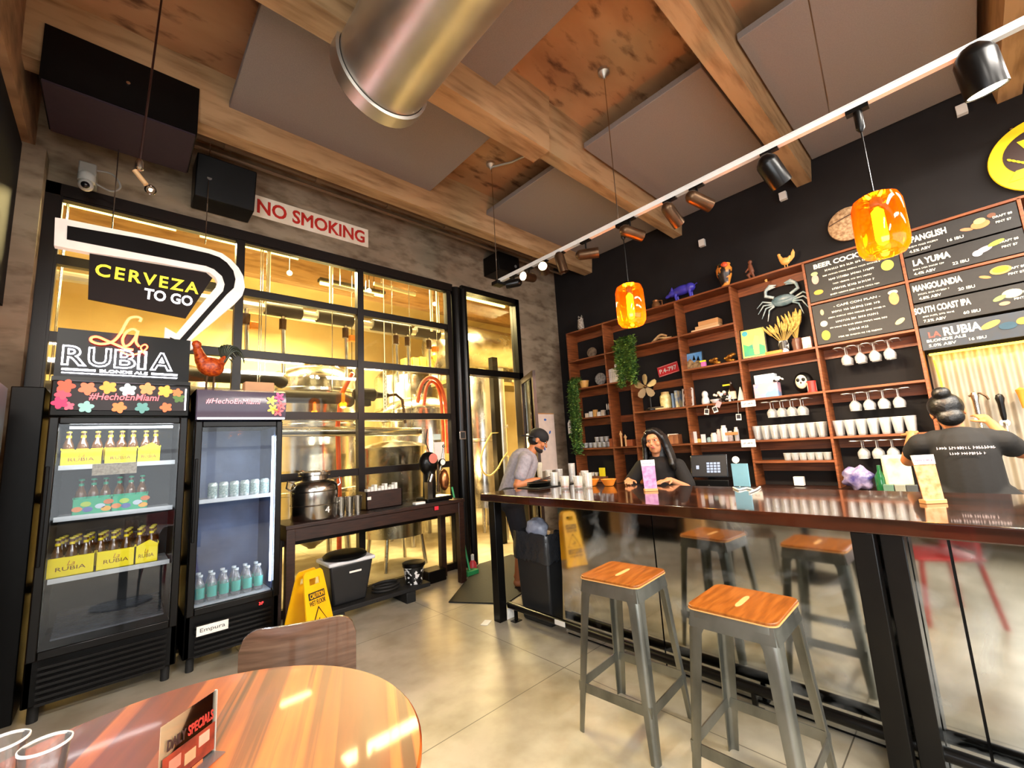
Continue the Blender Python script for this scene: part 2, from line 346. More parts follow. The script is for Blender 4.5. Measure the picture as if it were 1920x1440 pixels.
struct(B().box(-.75, 2.7, 2.62, -.64, 4.42, 3.86), 'window_6', mat('dark_tinted_glazing', '0b0d12', .7, spec=.2))
struct(B().box(-.75, 2.7, 0, -.65, 4.42, 2.58), 'trim_9', mat('painted_warm_light', 'd8a86c', .6, scale=2, stretch=(1, 1, 6), col2='c8965a'))  # warm orange light on the wall, put into this panel's colour
# concrete ribs of the ceiling run parallel to the back wall
for i, (y0, y1) in enumerate(((3.80, 3.95), (2.3, 2.42), (.82, .96), (-.68, -.54), (-2.16, -2.02))):
    b = B(); b.prism([(y0, 4.14), (y1, 4.14), (y1+.05, ZC), (y0-.05, ZC)], -.6 if y0 > 2.7 else -2, XW, 'yz')
    if i == 1: b.prism([(y0-.04, 4.10), (y1+.04, 4.10), (y1+.09, ZC), (y0-.09, ZC)], -2, 2.75, 'yz')
    struct(b, 'trim_%d' % (i+3), M_beam)
struct(B().box(-.6, 4.2, 4.5, XW, YW, ZC), 'trim_8', M_conc)
# little concrete corbels under the rib ends
for i, (px, py) in enumerate(((1316, 455), (1468, 367), (1803, 205))):
    p = at(px, py, 'x', XW-.03); struct(B().box(XW-.05, p.y-.035, p.z-.05, XW-.001, p.y+.035, p.z+.04), 'trim_%d' % (20+i), M_white)

# glazed garage door (five rows of panes)
VX = [-.46, .775, 1.965, 3.19]; HZ = [.04, .68, 1.281, 1.887, 2.475, 3.085, 3.62]
M_frm = mat('dark_bronze_window_frame', '140b08', .35, 0, col2='0e0806', scale=6, spec=.3)
b = B()
for i, x in enumerate(VX): b.box(x-.035, YW-.03, 0, x+.035, YW+.05, 3.66)
for z in HZ: b.box(VX[0], YW-.02, z-.038, VX[-1], YW+.045, z+.038)
b.box(-.54, YW-.04, 0, -.44, YW+.06, 3.7); b.box(-.54, YW-.04, 3.6, 3.25, YW+.08, 3.7)
w1 = struct(b, 'window_1', M_frm)
for i in range(3):
    for j in range(6): B().box(VX[i]+.03, YW, HZ[j]+.03, VX[i+1]-.03, YW+.008, HZ[j+1]-.03).build('pane', G_pane, w1)
# steel posts and door
b = B(); b.lathe([(.07, 0), (.07, 3.66)], (3.31, YW-.02, 0), 20); b.lathe([(.055, 0), (.055, 3.66)], (3.43, YW-.02, 0), 20); b.box(3.24, YW-.02, 0, 3.5, YW+.08, 3.66)
b.box(4.42, YW-.05, 0, 4.5, YW+.08, 3.72); b.box(3.4, YW-.05, 2.46, 4.5, YW+.08, 2.55); b.box(3.4, YW-.05, 3.64, 4.5, YW+.08, 3.72)
d1 = struct(b, 'door_1', M_blk); B().box(3.5, YW+.02, 2.55, 4.42, YW+.028, 3.64).build('pane', G_pane, d1)
# open leaf, swung into the room about its right hinge
lf = B(); W = .77
lf.box(0, -.02, .02, .07, .02, 2.44); lf.box(W-.07, -.02, .02, W, .02, 2.44); lf.box(0, -.02, 2.36, W, .02, 2.44); lf.box(0, -.02, .02, W, .02, .2)
h = at(948, 712, 'y', YW-.06); tip = Vector((4.02, 3.87, 0)); dv = (tip-Vector((4.42, YW-.08, 0)))
d2 = struct(lf, 'door_2', mat('dark_bronze_door_leaf', '3a2a22', .3, .4), loc=(4.42, YW-.08, 0), rz=math.atan2(dv.y, dv.x))
B().box(.07, -.004, .2, W-.07, .004, 2.36).build('pane', G_pane, d2)
B().tube([(W-.05, -.03, .95), (W-.05, -.08, .98), (W-.05, -.08, 1.3), (W-.05, -.03, 1.33)], .012).build('door_handle', M_steel, d2)
# the room beyond: walls, ceiling
M_bwall = rampmat('brewery_wall_paint', [(.3, 'c4ae7c'), (.7, 'dcc996')], .8, 1.2, (1, 1, 1))
struct(B().box(-2, 10.05, 0, 7.5, 10.2, 5), 'wall_brewery_back', M_bwall)
struct(B().box(-2.1, 4.75, 0, -2, 10.2, 5), 'wall_brewery_left', M_bwall)
struct(B().box(7.4, 4.6, 0, 7.5, 10.2, 5), 'wall_brewery_right', M_bwall)
struct(B().box(-2, 4.75, 4.9, 7.5, 10.2, 5), 'ceiling_brewery', M_bwall)
struct(B().box(5.455, 4.6, 0, 7.5, 4.75, 5), 'wall_brewery_front', M_bwall)
for i, y in enumerate((6.0, 7.6)):
    struct(B().prism([(y, 4.5), (y+.2, 4.5), (y+.28, 4.9), (y-.08, 4.9)], -2, 7.4, 'yz'), 'trim_%d' % (12+i), M_beam)

# ---- ceiling things
G_AP = 'grey acoustic panels on the ceiling'
for x0, x1, y0, y1, lb in ((.52, 2.44, 2.53, 3.78, 'large grey acoustic panel behind the open end of the steel duct'),
        (3.26, 5.42, 2.53, 3.78, 'grey acoustic panel above the far end of the white light track'),
        (3.27, 5.42, 1.06, 2.24, 'grey acoustic panel in the middle bay, beyond the ceiling cup of the pendant cord'),
        (.1, 2.1, 1.06, 2.24, 'grey acoustic panel beside the round steel duct, on its right'),
        (3.25, 5.42, -.45, .78, 'broad grey-brown acoustic panel at the upper right over the light track'),
        (-1.8, 2.1, -.45, .78, 'grey acoustic panel over the near end of the steel duct')):
    B().box(x0, y0, 4.36, x1, y1, 4.42).build('acoustic_panel', M_panel, label=lb, cat='ceiling panel', group=G_AP, bevel=.006)
# duct
t = thing('air_duct', 'round galvanised steel air duct with an open collar end under the ceiling', 'duct', (1.19, 0, 0))
b = B(); rs = []

b.lathe([(.31, 2.34), (.33, 2.345), (.33, 2.45), (.30, 2.455), (.29, 2.4), (.29, 2.3)], (0, 0, 4.02), 48, 'y', cap=False).build('collar', M_galv, t)
b = B(); b.lathe([(.305, -3.95), (.305, 1.2), (.31, 1.21), (.31, 1.24), (.305, 1.25), (.305, 2.35), (.28, 2.35), (.27, 1.9)], (0, 0, 4.02), 48, 'y'); b.build('pipe', M_galv, t)
B().box(.20, -3.95, 4.0, .30, 2.3, 4.03).box(.28, -3.95, 4.0, .31, 2.3, 4.36).build('side_flange', M_galv, t)
B().box(-.42, -3.95, 4.0, -.28, 1.9, 4.14).build('insulation_strip', mat('pale_duct_insulation', 'b9c2b4', .9, scale=40, bump=.3), t)
# girder conduit along the back wall
p = B().tube([(-.5, 4.3, 4.36), (5.4, 4.3, 4.36)], .035)
for x in (.6, 1.4, 2.2, 3.0, 3.8, 4.6): p.lathe([(.045, -.03), (.045, .03)], (x, 4.3, 4.36), 12, 'x')
p.box(1.9, 4.28, 4.33, 1.95, 4.33, 4.42)
p.build('conduit_pipe', mat('weathered_pipe', '7a6650', .6, .3, scale=8), label='long horizontal pipe running under the ceiling above the NO SMOKING sign', cat='pipe')
B().tube([(-.5, 4.38, 4.3), (5.4, 4.38, 4.3)], .018).build('conduit_pipe', mat('weathered_pipe', '7a6650', .6, .3), label='thin conduit running just below the long pipe above the NO SMOKING sign', cat='pipe')
# dark boxes
t = thing('ceiling_speaker_box', 'big black and dark purple box hanging at the upper left corner of the ceiling', 'box', (-.09, 0, 0))
B().box(-.42, 3.76, 4.0, .41, 4.35, 4.4).build('housing', M_blkm, t)
B().box(-.41, 3.77, 3.985, .40, 4.34, 4.0).build('underside', mat('dusky_plum_fabric', '2e1f28', .9, scale=30), t)
B().lathe([(.012, 0), (.012, .01)], (0, 3.75, 4.2), 10, 'y').build('button', M_steel, t)
t = thing('wall_speaker', 'small black speaker on the concrete wall just left of the NO SMOKING sign', 'speaker', (.6, 4.45, 4.0))
B().hexa([(-.23, -.12, -.2), (.23, -.12, -.2), (.23, .14, -.2), (-.23, .14, -.2)], [(-.23, -.2, .17), (.23, -.2, .17), (.23, .14, .2), (-.23, .14, .2)]).build('cabinet', M_blkm, t, bevel=.01)
B().lathe([(.018, 0), (.018, .012)], (-.13, -.16, -.02), 14, 'y').build('badge', col('6a6a6a', .4), t)
t = thing('wall_speaker', 'small black speaker high in the far corner behind the end of the light track', 'speaker', (4.05, 4.42, 4.1))
B().box(-.2, -.17, -.14, .22, .17, .14).build('cabinet', M_blkm, t, bevel=.01)
B().lathe([(.022, 0), (.022, .012)], (.13, -.18, -.02), 14, 'y').build('badge', col('6a6a6a', .4), t)
# camera on the left
p0 = at(170, 335, 'y', 4.35)
t = thing('security_camera', 'small grey dome security camera on a bracket above the neon arrow', 'camera', p0)
B().box(-.07, -.02, .0, .03, .2, .12).build('bracket', col('8a8a84', .5), t, bevel=.008)
B().lathe([(.035, .02), (.05, 0), (.05, -.05), (.02, -.07)], (-.02, -.03, 0), 18).ell((-.02, -.05, -.09), .045).build('head', col('a8aaa6', .35), t)
B().ell((-.02, -.085, -.105), .026).build('lens', col('101014', .1), t)
B().tube(smooth_pts([(.03, .0, .08), (.12, -.01, .08), (.17, 0, .0), (.12, 0, -.06), (.03, 0, -.03)], 6), .007).build('cable', col('7a7a76', .5), t)
# NO SMOKING
t = thing('no_smoking_sign', 'long white metal sign reading NO SMOKING in red on the concrete wall', 'sign', (1.465, YW-.012, 4.02))
B().box(-.61, 0, -.115, .61, .011, .115).build('board', mat('aged_white_sign', 'efe6d6', .5, col2='e0d2bb', scale=6), t, bevel=.006)
txt('NO SMOKING', 0, 0, 1.12, .15, col('c02010', .6), t, y=-.002); txt('NO SMOKING', 0, 0, 1.125, .155, col('c02010', .6), t, y=-.001, outline=.028, name='letter_edge')

for i, (x, y) in enumerate(CEIL):  # housings made up to carry the added fill lights
    t = thing('fill_fixture', ['left', 'middle', 'right'][i % 3]+(' added fill light fixture in the near row behind the camera' if i < 3 else ' added fill light fixture in the far row behind the camera'), 'light', (x, y, 3.73), group='added fill lights behind the camera'); B().box(-.76, -.17, 0, .76, .17, .06).build('housing', M_blkm, t)
    for s in (-.6, .6): B().cyl((s, 0, .06), (s, 0, .885), .004, n=6).build('rod', M_blk, t)
# ---- light track
t = thing('light_track', 'long white ceiling light track carrying the spotlights and pendants', 'light track', (2.9, 0, 0))
B().box(-.018, -2.2, 3.185, .018, 3.2, 3.22).box(-.022, -2.2, 3.216, .022, 3.2, 3.222).build('rail', col('e4e2de', .35), t)
B().box(-.06, 3.17, 3.16, .06, 3.27, 3.2).build('end_feed', M_blkm, t, bevel=.005)
for y in (3.24, 1.72, .3): B().tube([(0, y, 3.2), (.01, y, 4.6)], .004).build('suspension_wire', M_steel, t)
for y in (3.25, 1.72): B().lathe([(.05, 0), (.05, -.03), (.02, -.06), (.01, -.08)], (.01, y, 4.62), 18).build('ceiling_cup', M_galv, t)
B().tube([(.0, 3.25, 4.56), (.15, 3.05, 4.58), (.3, 2.6, 4.6)], .012).build('conduit', M_galv, t)
def spot(y, dz, aim, label, r=.045, L=.16, lit=0, mt=None, power=0):
    s = thing('track_spotlight', label, 'spotlight', (2.9, y, 3.185), group='spotlights on the light track')
    B().box(-.018, -.05, -.012, .018, .05, 0).build('adapter', M_blk, s); B().cyl((0, 0, -.01), (0, 0, -dz), .008, n=10).build('stem', M_blk, s)
    a = Vector(aim).normalized(); q = a.to_track_quat('Z', 'Y'); h = B(); n = 22
    c = Vector((0, 0, -dz-r*.7))-a*L*.35; prof = [(.004, -r*.9), (r*.5, -r*.75), (r*.87, -r*.35), (r, 0), (r, L), (r*.94, L), (r*.9, L-.02), (.01, L-.03)]
    h.rings([[c+q @ Vector((rr*math.cos(2*PI*k/n), rr*math.sin(2*PI*k/n), z)) for k in range(n)] for rr, z in prof]).build('can', mt or M_brass, s)
    if lit:
        g = B(); g.rings([[c+q @ Vector((rr*math.cos(2*PI*k/n), rr*math.sin(2*PI*k/n), L-.004)) for k in range(n)] for rr in (r*.88, .003)]).build('bulb_face', glow('fff2d0', lit), s)
    if power:
        wp = Vector((2.9, y, 3.185))+c+a*(L+.03); lamp('SPOT', wp, power, (1, .80, .55), .03, aim=wp+a, spot=95, blend=.8, name='track_light')
    return s
spot(2.98, .05, (-.6, .9, -.05), 'black cylinder spotlight at the far left end of the track', mt=M_blk, r=.042, L=.13)
spot(2.76, .06, (-1, -.1, -.15), 'lit bronze spotlight second from the far end, shining towards the room', lit=14)
spot(2.56, .05, (-1, -.7, -.1), 'bronze spotlight third from the far end, just behind the lit one', lit=6)
spot(2.35, .05, (.2, -.1, -1), 'bronze spotlight pointing straight down, fourth from the far end', power=30)
spot(2.06, .09, (.8, -1.1, 0), 'bronze spotlight held level on a long stem, fifth from the far end', power=0)
spot(1.62, .08, (1, -.6, -.35), 'bronze spotlight just right of the first pendant stem', power=70)
spot(1.28, .08, (1, -.2, -.9), 'bronze spotlight aimed steeply down at the middle of the track', power=70)
spot(1.08, .07, (1, -.6, -.5), 'bronze spotlight to the right of the steeply aimed one', power=70)
spot(.62, .09, (.75, -.3, -1), 'black spotlight at the concrete rib end, second from the right', mt=M_blk, r=.062, power=70)
spot(-.26, .05, (.25, -.1, -1), 'large black spotlight with a glowing face at the upper right', mt=M_blk, r=.075, L=.17, lit=9, power=70)
for y in (-.9, -1.5): spot(y, .08, (1, .1, -.8), 'added unseen bronze spotlight on the near end of the track', power=60)  # two unseen spotlights added behind the camera for more light
for y, lb in ((1.69, 'glowing amber glass pendant lamp on the left, in front of the hanging ivy'), (.185, 'glowing amber glass pendant lamp on the right, over the chalk menu boards')):
    t = thing('pendant_lamp', lb, 'pendant lamp', (2.9, y, 0), group='amber glass pendants')
    B().box(-.02, -.05, 3.16, .02, .05, 3.185).lathe([(.02, 3.16), (.02, 3.06), (.008, 3.04)], n=12).build('adapter', M_blk, t)
    B().cyl((0, 0, 3.06), (0, 0, 2.66), .004, n=8).build('cord', M_blk, t)
    B().lathe([(.03, 2.64), (.07, 2.655), (.095, 2.64), (.108, 2.6), (.11, 2.5), (.11, 2.40), (.105, 2.36), (.085, 2.33), (.06, 2.325), (.05, 2.335)], n=36, cap=False).build('glass_shade', G_amber, t)
    B().lathe([(.022, 2.68), (.026, 2.66), (.026, 2.6), (.02, 2.59)], n=16).build('socket', M_blk, t)
    B().lathe([(.008, 2.59), (.026, 2.57), (.028, 2.42), (.02, 2.39), (.004, 2.38)], n=16).build('bulb', glow('ffc040', 34), t)
    lamp('POINT', (2.9, y, 2.36), 16, (1, .58, .18), .06, name='pendant_glow')
# bare bulb on the left
t = thing('hanging_bulb', 'clear bulb on a wooden arm hanging from a dark rod at the upper left', 'lamp', at(262, 305, 'y', 3.2))
q = t.location.copy()
B().cyl((0, 0, 0), (.05, 0, 4.6-q.z), .006, n=8).build('rod', col('2a120c', .4), t)
B().lathe([(.012, .02), (.022, 0), (.022, -.04), (.012, -.05)], n=12).build('fitting', M_steel, t)
d = (at(298, 350, 'y', 3.2)-q).normalized(); c0 = Vector((-.02, 0, -.06))
B().cyl(c0, c0+d*.09, .014, n=12).build('arm', col('c9a070', .5), t)
B().ell(c0+d*.125, (.03, .03, .03)).build('bulb', glassy('bulb_glass', 'f4f0ea', .2), t)
B().ell(c0+d*.125, .01, 8, 6).build('filament', glow('ffe0b0', 6), t)

# ============================================================ BREWERY
def tank(x, y, r, z0, z1, label, top='dome', legs=True, bands=(), cone=.0, mt=M_steel):
    t = thing('brewing_tank', label, 'tank', (x, y, 0), group='stainless brewing tanks behind the glass')
    pr = [(.02, z0)] if not cone else [(.05, z0-cone), (.06, z0-cone+.02)]
    pr += [(r, z0+.02), (r, z1)]
    pr += [(r*.97, z1+.08*r), (r*.8, z1+.25*r), (r*.5, z1+.36*r), (r*.15, z1+.42*r), (.03, z1+.42*r)]
    B().lathe(pr, n=40).build('vessel', mt, t)
    for z in bands: B().lathe([(r+.005, z-.03), (r+.018, z-.02), (r+.018, z+.02), (r+.005, z+.03)], n=40, cap=False).build('band', M_steel, t)
    B().lathe([(.13, z1+.38*r), (.13, z1+.48*r), (.1, z1+.5*r), (.02, z1+.5*r)], n=20).build('hatch', M_steel, t)
    if legs:
        for a in (45, 135, 225, 315): B().cyl((r*.8*math.cos(R(a)), r*.8*math.sin(R(a)), z0+.1), (r*.86*math.cos(R(a)), r*.86*math.sin(R(a)), 0), .04, n=12).build('leg', M_steel, t)
    return t
T_B = ('broad stainless tank with a domed lid behind the middle panes', )
tank(2.1, 6.6, .62, .55, 2.55, 'broad stainless tank nearest the left panes, banded, behind the coolers', bands=(1.0, 1.9, 2.4), cone=.35)
tank(3.85, 6.55, .62, .6, 2.15, 'stainless tank with a yellow-lit dome behind the middle right panes', bands=(.9, 2.0), cone=.35)
tank(5.05, 6.3, .42, .4, 2.75, 'slim golden-lit stainless tank seen through the open doorway', bands=(1.6,))
tank(.45, 7.2, .55, .5, 2.6, 'stainless tank half hidden behind the neon arrow', bands=(1.9,), cone=.3)
tank(2.9, 8.6, .7, .6, 3.0, 'large pale tank standing furthest back in the brewery', bands=(2.6,))
tank(4.8, 8.7, .7, .6, 3.1, 'large tank at the very back right of the brewery', bands=(2.4,))
t = thing('horizontal_tank', 'yellow-lit horizontal steel tank above the doorway transom', 'tank', (.3, 0.15, 0))
B().lathe([(.02, 4.3), (.35, 4.33), (.5, 4.45), (.55, 4.7), (.55, 6.6), (.4, 6.8), (.02, 6.85)], (0, 7.2, 3.6), 32, 'x').build('vessel', M_steel, t)
for x in (4.6, 6.2): B().box(x, 6.8, 2.9, x+.12, 7.6, 3.1).build('saddle', M_steel, t)
B().box(4.6, 6.85, 2.82, 7, 7.65, 2.9).cyl((4.7, 6.95, 0), (4.7, 6.95, 2.85), .05).cyl((6.5, 6.8, 0), (6.5, 6.8, 2.85), .05).build('platform', col('8c7c50', .5, .5), t)
t = thing('strut_bracket', 'white perforated metal strut hanging behind the third row of panes', 'bracket', at(723, 768, 'y', 5.0)); b = B().box(-.02, 0, 0, -.012, .02, .55).box(.012, 0, 0, .02, .02, .55)
for k in range(12): b.box(-.012, 0, .045*k, .012, .003, .045*k+.025)
b.box(-.004, 0, .5, .004, .008, 4.9-t.location.z).build('strut', M_white, t)
# beer bright tank ends: dark motor bodies, pipes, valves
def pipe(pts, r, mt, label, cat='pipe', group=None, n=12):
    t = thing('pipe', label, cat, (0, 0, 0), 0, group); B().tube(pts, r, n).build('run', mt, t)
    for p in ((pts[0], pts[1]) if abs(pts[0][2]-pts[1][2]) < .3 else (pts[0],)): q = Vector(p); q.x += .12 if p is pts[0] and len(set(z[0] for z in pts)) > 1 else (-.12 if p is not pts[0] else 0); B().cyl(q, (q.x, q.y, 4.91), .006, n=6).build('hanger', M_steel, t)
    return t
M_ins = mat('black_pipe_insulation', '3a332a', .8, scale=20, bump=.2); M_wpipe = mat('pale_pipe', 'd8cfae', .45, .2)
z = 3.42; y = 6.0
hp = thing('overhead_pipe', 'long overhead pipe with black insulation sleeves crossing the second row of panes', 'pipe', (0, 0, 0))
B().tube([(-.8, y, z), (4.25, y, z-.02)], .05).tube([(-.8, y+.12, z+.06), (4.25, y+.12, z+.04)], .04).build('run', M_wpipe, hp)
for x0, x1 in ((.9, 1.05), (1.3, 1.75), (1.95, 2.45), (2.75, 3.4), (3.5, 3.95)): B().cyl((x0, y, z), (x1, y, z), .085).build('sleeve', M_ins, hp)
for i, x in enumerate((1.1, 1.52, 2.35, 3.15, 3.35, 3.75)):
    d = thing('drop_pipe', ['drop pipe with an orange valve at the left edge of the panes', 'pale drop pipe second from the left', 'drop pipe with an orange valve near the middle mullion', 'left one of the pair of close drop pipes', 'right one of the pair of close drop pipes', 'rightmost drop pipe, with an orange valve'][i], 'pipe', (x, y, 0), group='drop pipes under the overhead pipe')
    B().cyl((0, 0, 3.38), (.02, 0, 2.55 if i else 2.7), .025).build('run', M_steel, d)
    B().lathe([(.045, 3.16), (.045, 3.3)], n=14).build('fitting', M_brass, d)
    if i in (0, 2, 5): B().box(.03, -.1, 3.1, .13, -.02, 3.19).build('valve', col('e08a1e', .5), d, bevel=.01)
pipe([(-.6, 5.6, 2.42), (1.35, 5.6, 2.42), (1.45, 5.7, 2.40)], .075, M_ins, 'upper thick dark pipe ending behind the cooler tops', group='thick dark pipes')
pipe([(-.6, 5.5, 2.2), (2.1, 5.5, 2.2), (2.25, 5.6, 2.17)], .075, M_ins, 'lower thick dark pipe reaching further right behind the panes', group='thick dark pipes')
pipe([(1.0, 5.3, 1.78), (3.15, 5.35, 1.74)], .06, M_steel, 'horizontal bright steel pipe just above the fourth row of panes')
pipe([(1.0, 5.4, 1.95), (2.9, 5.4, 1.92)], .035, M_steel, 'thin steel pipe running above the bright horizontal pipe')
pipe([(1.2, 8.3, 4.2), (5.6, 8.3, 4.15)], .16, M_galv, 'large round ventilation pipe high in the brewery', 'pipe')
pipe([(3.5, 5.5, 4.4), (3.5, 5.5, 3.3)], .02, M_wpipe, 'left one of two thin vertical pipes in the top right pane', group='thin vertical pipes')
pipe([(3.62, 5.5, 4.4), (3.62, 5.5, 3.3)], .02, M_wpipe, 'right one of two thin vertical pipes in the top right pane', group='thin vertical pipes')
pipe([(1.25, 5.6, 4.4), (1.25, 5.6, 3.4)], .018, M_wpipe, 'thin vertical pipe in the top pane right of the neon arrow', group='thin vertical pipes')
pipe([(2.0, 5.6, 4.5), (2.0, 5.6, 3.4)], .025, M_wpipe, 'vertical pipe in the middle of the top centre pane', group='thin vertical pipes')
pipe([(2.0, 5.6, 3.75), (2.6, 5.6, 3.73)], .025, M_wpipe, 'short horizontal pipe in the top centre pane')
pipe([(2.7, 5.8, 4.0), (3.4, 5.8, 3.97)], .03, M_wpipe, 'short horizontal pipe in the top right pane')
t = thing('hose', 'orange-red hose hung in a tall loop behind the right panes', 'hose', (0, 0, 0))
a = at(785, 830, 'y', 5.4); pts = [at(x, yy, 'y', 5.4) for x, yy in ((783, 755), (790, 722), (805, 708), (822, 716), (833, 745), (838, 790), (840, 850))]
B().tube(smooth_pts(pts, 5), .028, 12).build('tube', col('d2521c', .4), t); B().cyl(pts[3], (pts[3].x, pts[3].y, 4.91), .005, n=6).build('hanger', M_steel, t)
pts = [at(x, yy, 'y', 5.45) for x, yy in ((795, 760), (800, 725), (812, 716), (824, 735), (830, 790), (832, 850))]; B().tube(smooth_pts(pts, 5), .024, 12).build('tube', col('d2521c', .4), t)
pts = [at(x, yy, 'y', 5.6) for x, yy in ((660, 700), (640, 740), (633, 800), (636, 900))]; B().tube(pts+[Vector((pts[-1].x, pts[-1].y, .0))], .03, 12).build('hose', col('d2521c', .4), label='orange hose hanging straight behind the centre panes', cat='hose')
t = thing('pump_motor', 'dark pump motor mounted above the low tank in the third row of panes', 'motor', at(690, 740, 'y', 5.6))
B().lathe([(.06, -.2), (.09, -.16), (.09, .08), (.05, .12), (.03, .3)], axis='x').build('body', M_ins, t); B().box(-.1, -.05, -.16, .02, .05, -.08).build('foot', M_ins, t)
B().tube([(.3, 0, 0), (.42, 0, .02), (.52, 0, -.06), (.56, 0, -.4)], .022).build('outlet', M_brass, t)
t = thing('mash_kettle', 'low wide steel kettle with a flat lid behind the espresso machine', 'kettle', (2.8, 5.45, 0))
B().lathe([(.02, .35), (.42, .4), (.44, 1.5), (.46, 1.54), (.3, 1.6), (.02, 1.64)], n=40).build('vessel', M_steel, t)
for a in (45, 135, 225, 315): B().cyl((.34*math.cos(R(a)), .34*math.sin(R(a)), .42), (.4*math.cos(R(a)), .4*math.sin(R(a)), 0), .025).build('leg', M_steel, t)
# light fixtures of the brewery
for i, (x, yy, zz) in enumerate(((-.2, 6.3, 4.35), (1.2, 6.3, 4.35), (3.0, 7.3, 4.45), (5.4, 6.5, 4.45))):
    t = thing('tube_light', ['bright yellow tube light above the neon arrow', 'bright yellow tube light in the top centre pane', 'yellow tube light further back in the brewery', 'yellow tube light over the doorway transom'][i], 'light', (x, yy, zz), group='brewery tube lights')
    B().box(-.6, -.07, .03, .6, .07, .08).cyl((-.4, 0, .08), (-.4, 0, 4.9-zz), .006, n=6).cyl((.4, 0, .08), (.4, 0, 4.9-zz), .006, n=6).build('housing', M_ins, t); B().cyl((-.58, 0, 0), (.58, 0, 0), .03).build('tube', glow('ffe070', 7), t)
for i, (px, py) in enumerate(((543, 512), (692, 545), (815, 570), (660, 702))):
    q = at(px, py, 'y', 6.2); t = thing('bare_bulb', ['bare glowing bulb in the top centre pane', 'bare glowing bulb left in the top right pane', 'bare glowing bulb beside the black post', 'bare glowing bulb behind the orange hose'][i], 'bulb', q, 0, 'bare bulbs in the brewery'); B().ell((0, 0, 0), .035).build('bulb', glow('fff0a0', 14), t); B().cyl((0, 0, .03), (0, 0, 4.9-q.z), .005, n=6).build('cord', M_blk, t)
t = thing('yellow_rack', 'orange-yellow plastic crates stacked high behind the right panes', 'crates', at(790, 678, 'y', 7.45))
z0 = t.location.z-.12; B().box(-.45, -.12, -.14, .45, .12, -.12).cyl((-.4, 0, -.13), (-.4, 0, -z0-.12), .02).cyl((.4, 0, -.13), (.4, 0, -z0-.12), .02).build('stand', M_galv, t)
for k in range(5): B().box(-.42+k*.17, -.1, -.12, -.27+k*.17, .1, .02+.03*(k % 3)).build('crate', col('e0912a', .5), t, bevel=.01)
# ducts through the doorway: pale vertical pipe and hose coil
t = thing('vent_pipe', 'thick pale steel pipe standing upright inside the open doorway', 'pipe', (4.62, 5.25, 0))
B().lathe([(.06, .85), (.085, .86), (.085, 1.3), (.075, 1.31), (.075, 2.75)], n=24).build('pipe', col('c4cac4', .3, .6), t); B().cyl((0, 0, 0), (0, 0, .86), .02).build('foot', M_steel, t)
B().tube([(-.02, -.09, 1.75), (.03, -.1, 1.8), (.08, -.05, 1.77)], .012).build('strap', col('d8d2c0', .5), t)
B().box(4.36, 5.1, 0, 4.47, 5.2, 2.9).build('post', M_blk, label='black steel post between the golden tank and the pale pipe', cat='post')
pts = [at(x, yy, 'y', 4.95) for x, yy in ((922, 812), (908, 838), (901, 865), (906, 885), (918, 892), (932, 880), (942, 862), (952, 848))]
t = thing('hose', 'yellow hose coiled on the black post inside the doorway', 'hose', (0, 0, 0)); B().tube(smooth_pts(pts, 4), .012, 10).build('tube', col('f0d27a', .5), t)
for k in (0, 5): B().tube([pts[k], (4.42, 5.11, pts[k].z+.01)], .008).build('hook', M_steel, t)
for k, (px, py) in enumerate(((962, 815), (968, 850))):
    q = Vector((4.42, YW-.08, 0))+dv.normalized()*(.22+.03*k); q.z = 1.52-.26*k; q += Vector((-dv.y, dv.x, 0)).normalized()*-.012
    B().box(-.07, 0, -.1, .07, .006, .1).build('notice', M_paper, loc=q, rz=math.atan2(dv.y, dv.x), label=['white paper notice, upper of two on the glass of the door', 'white paper notice, lower of two on the glass of the door'][k], cat='notice', group='papers on the door')
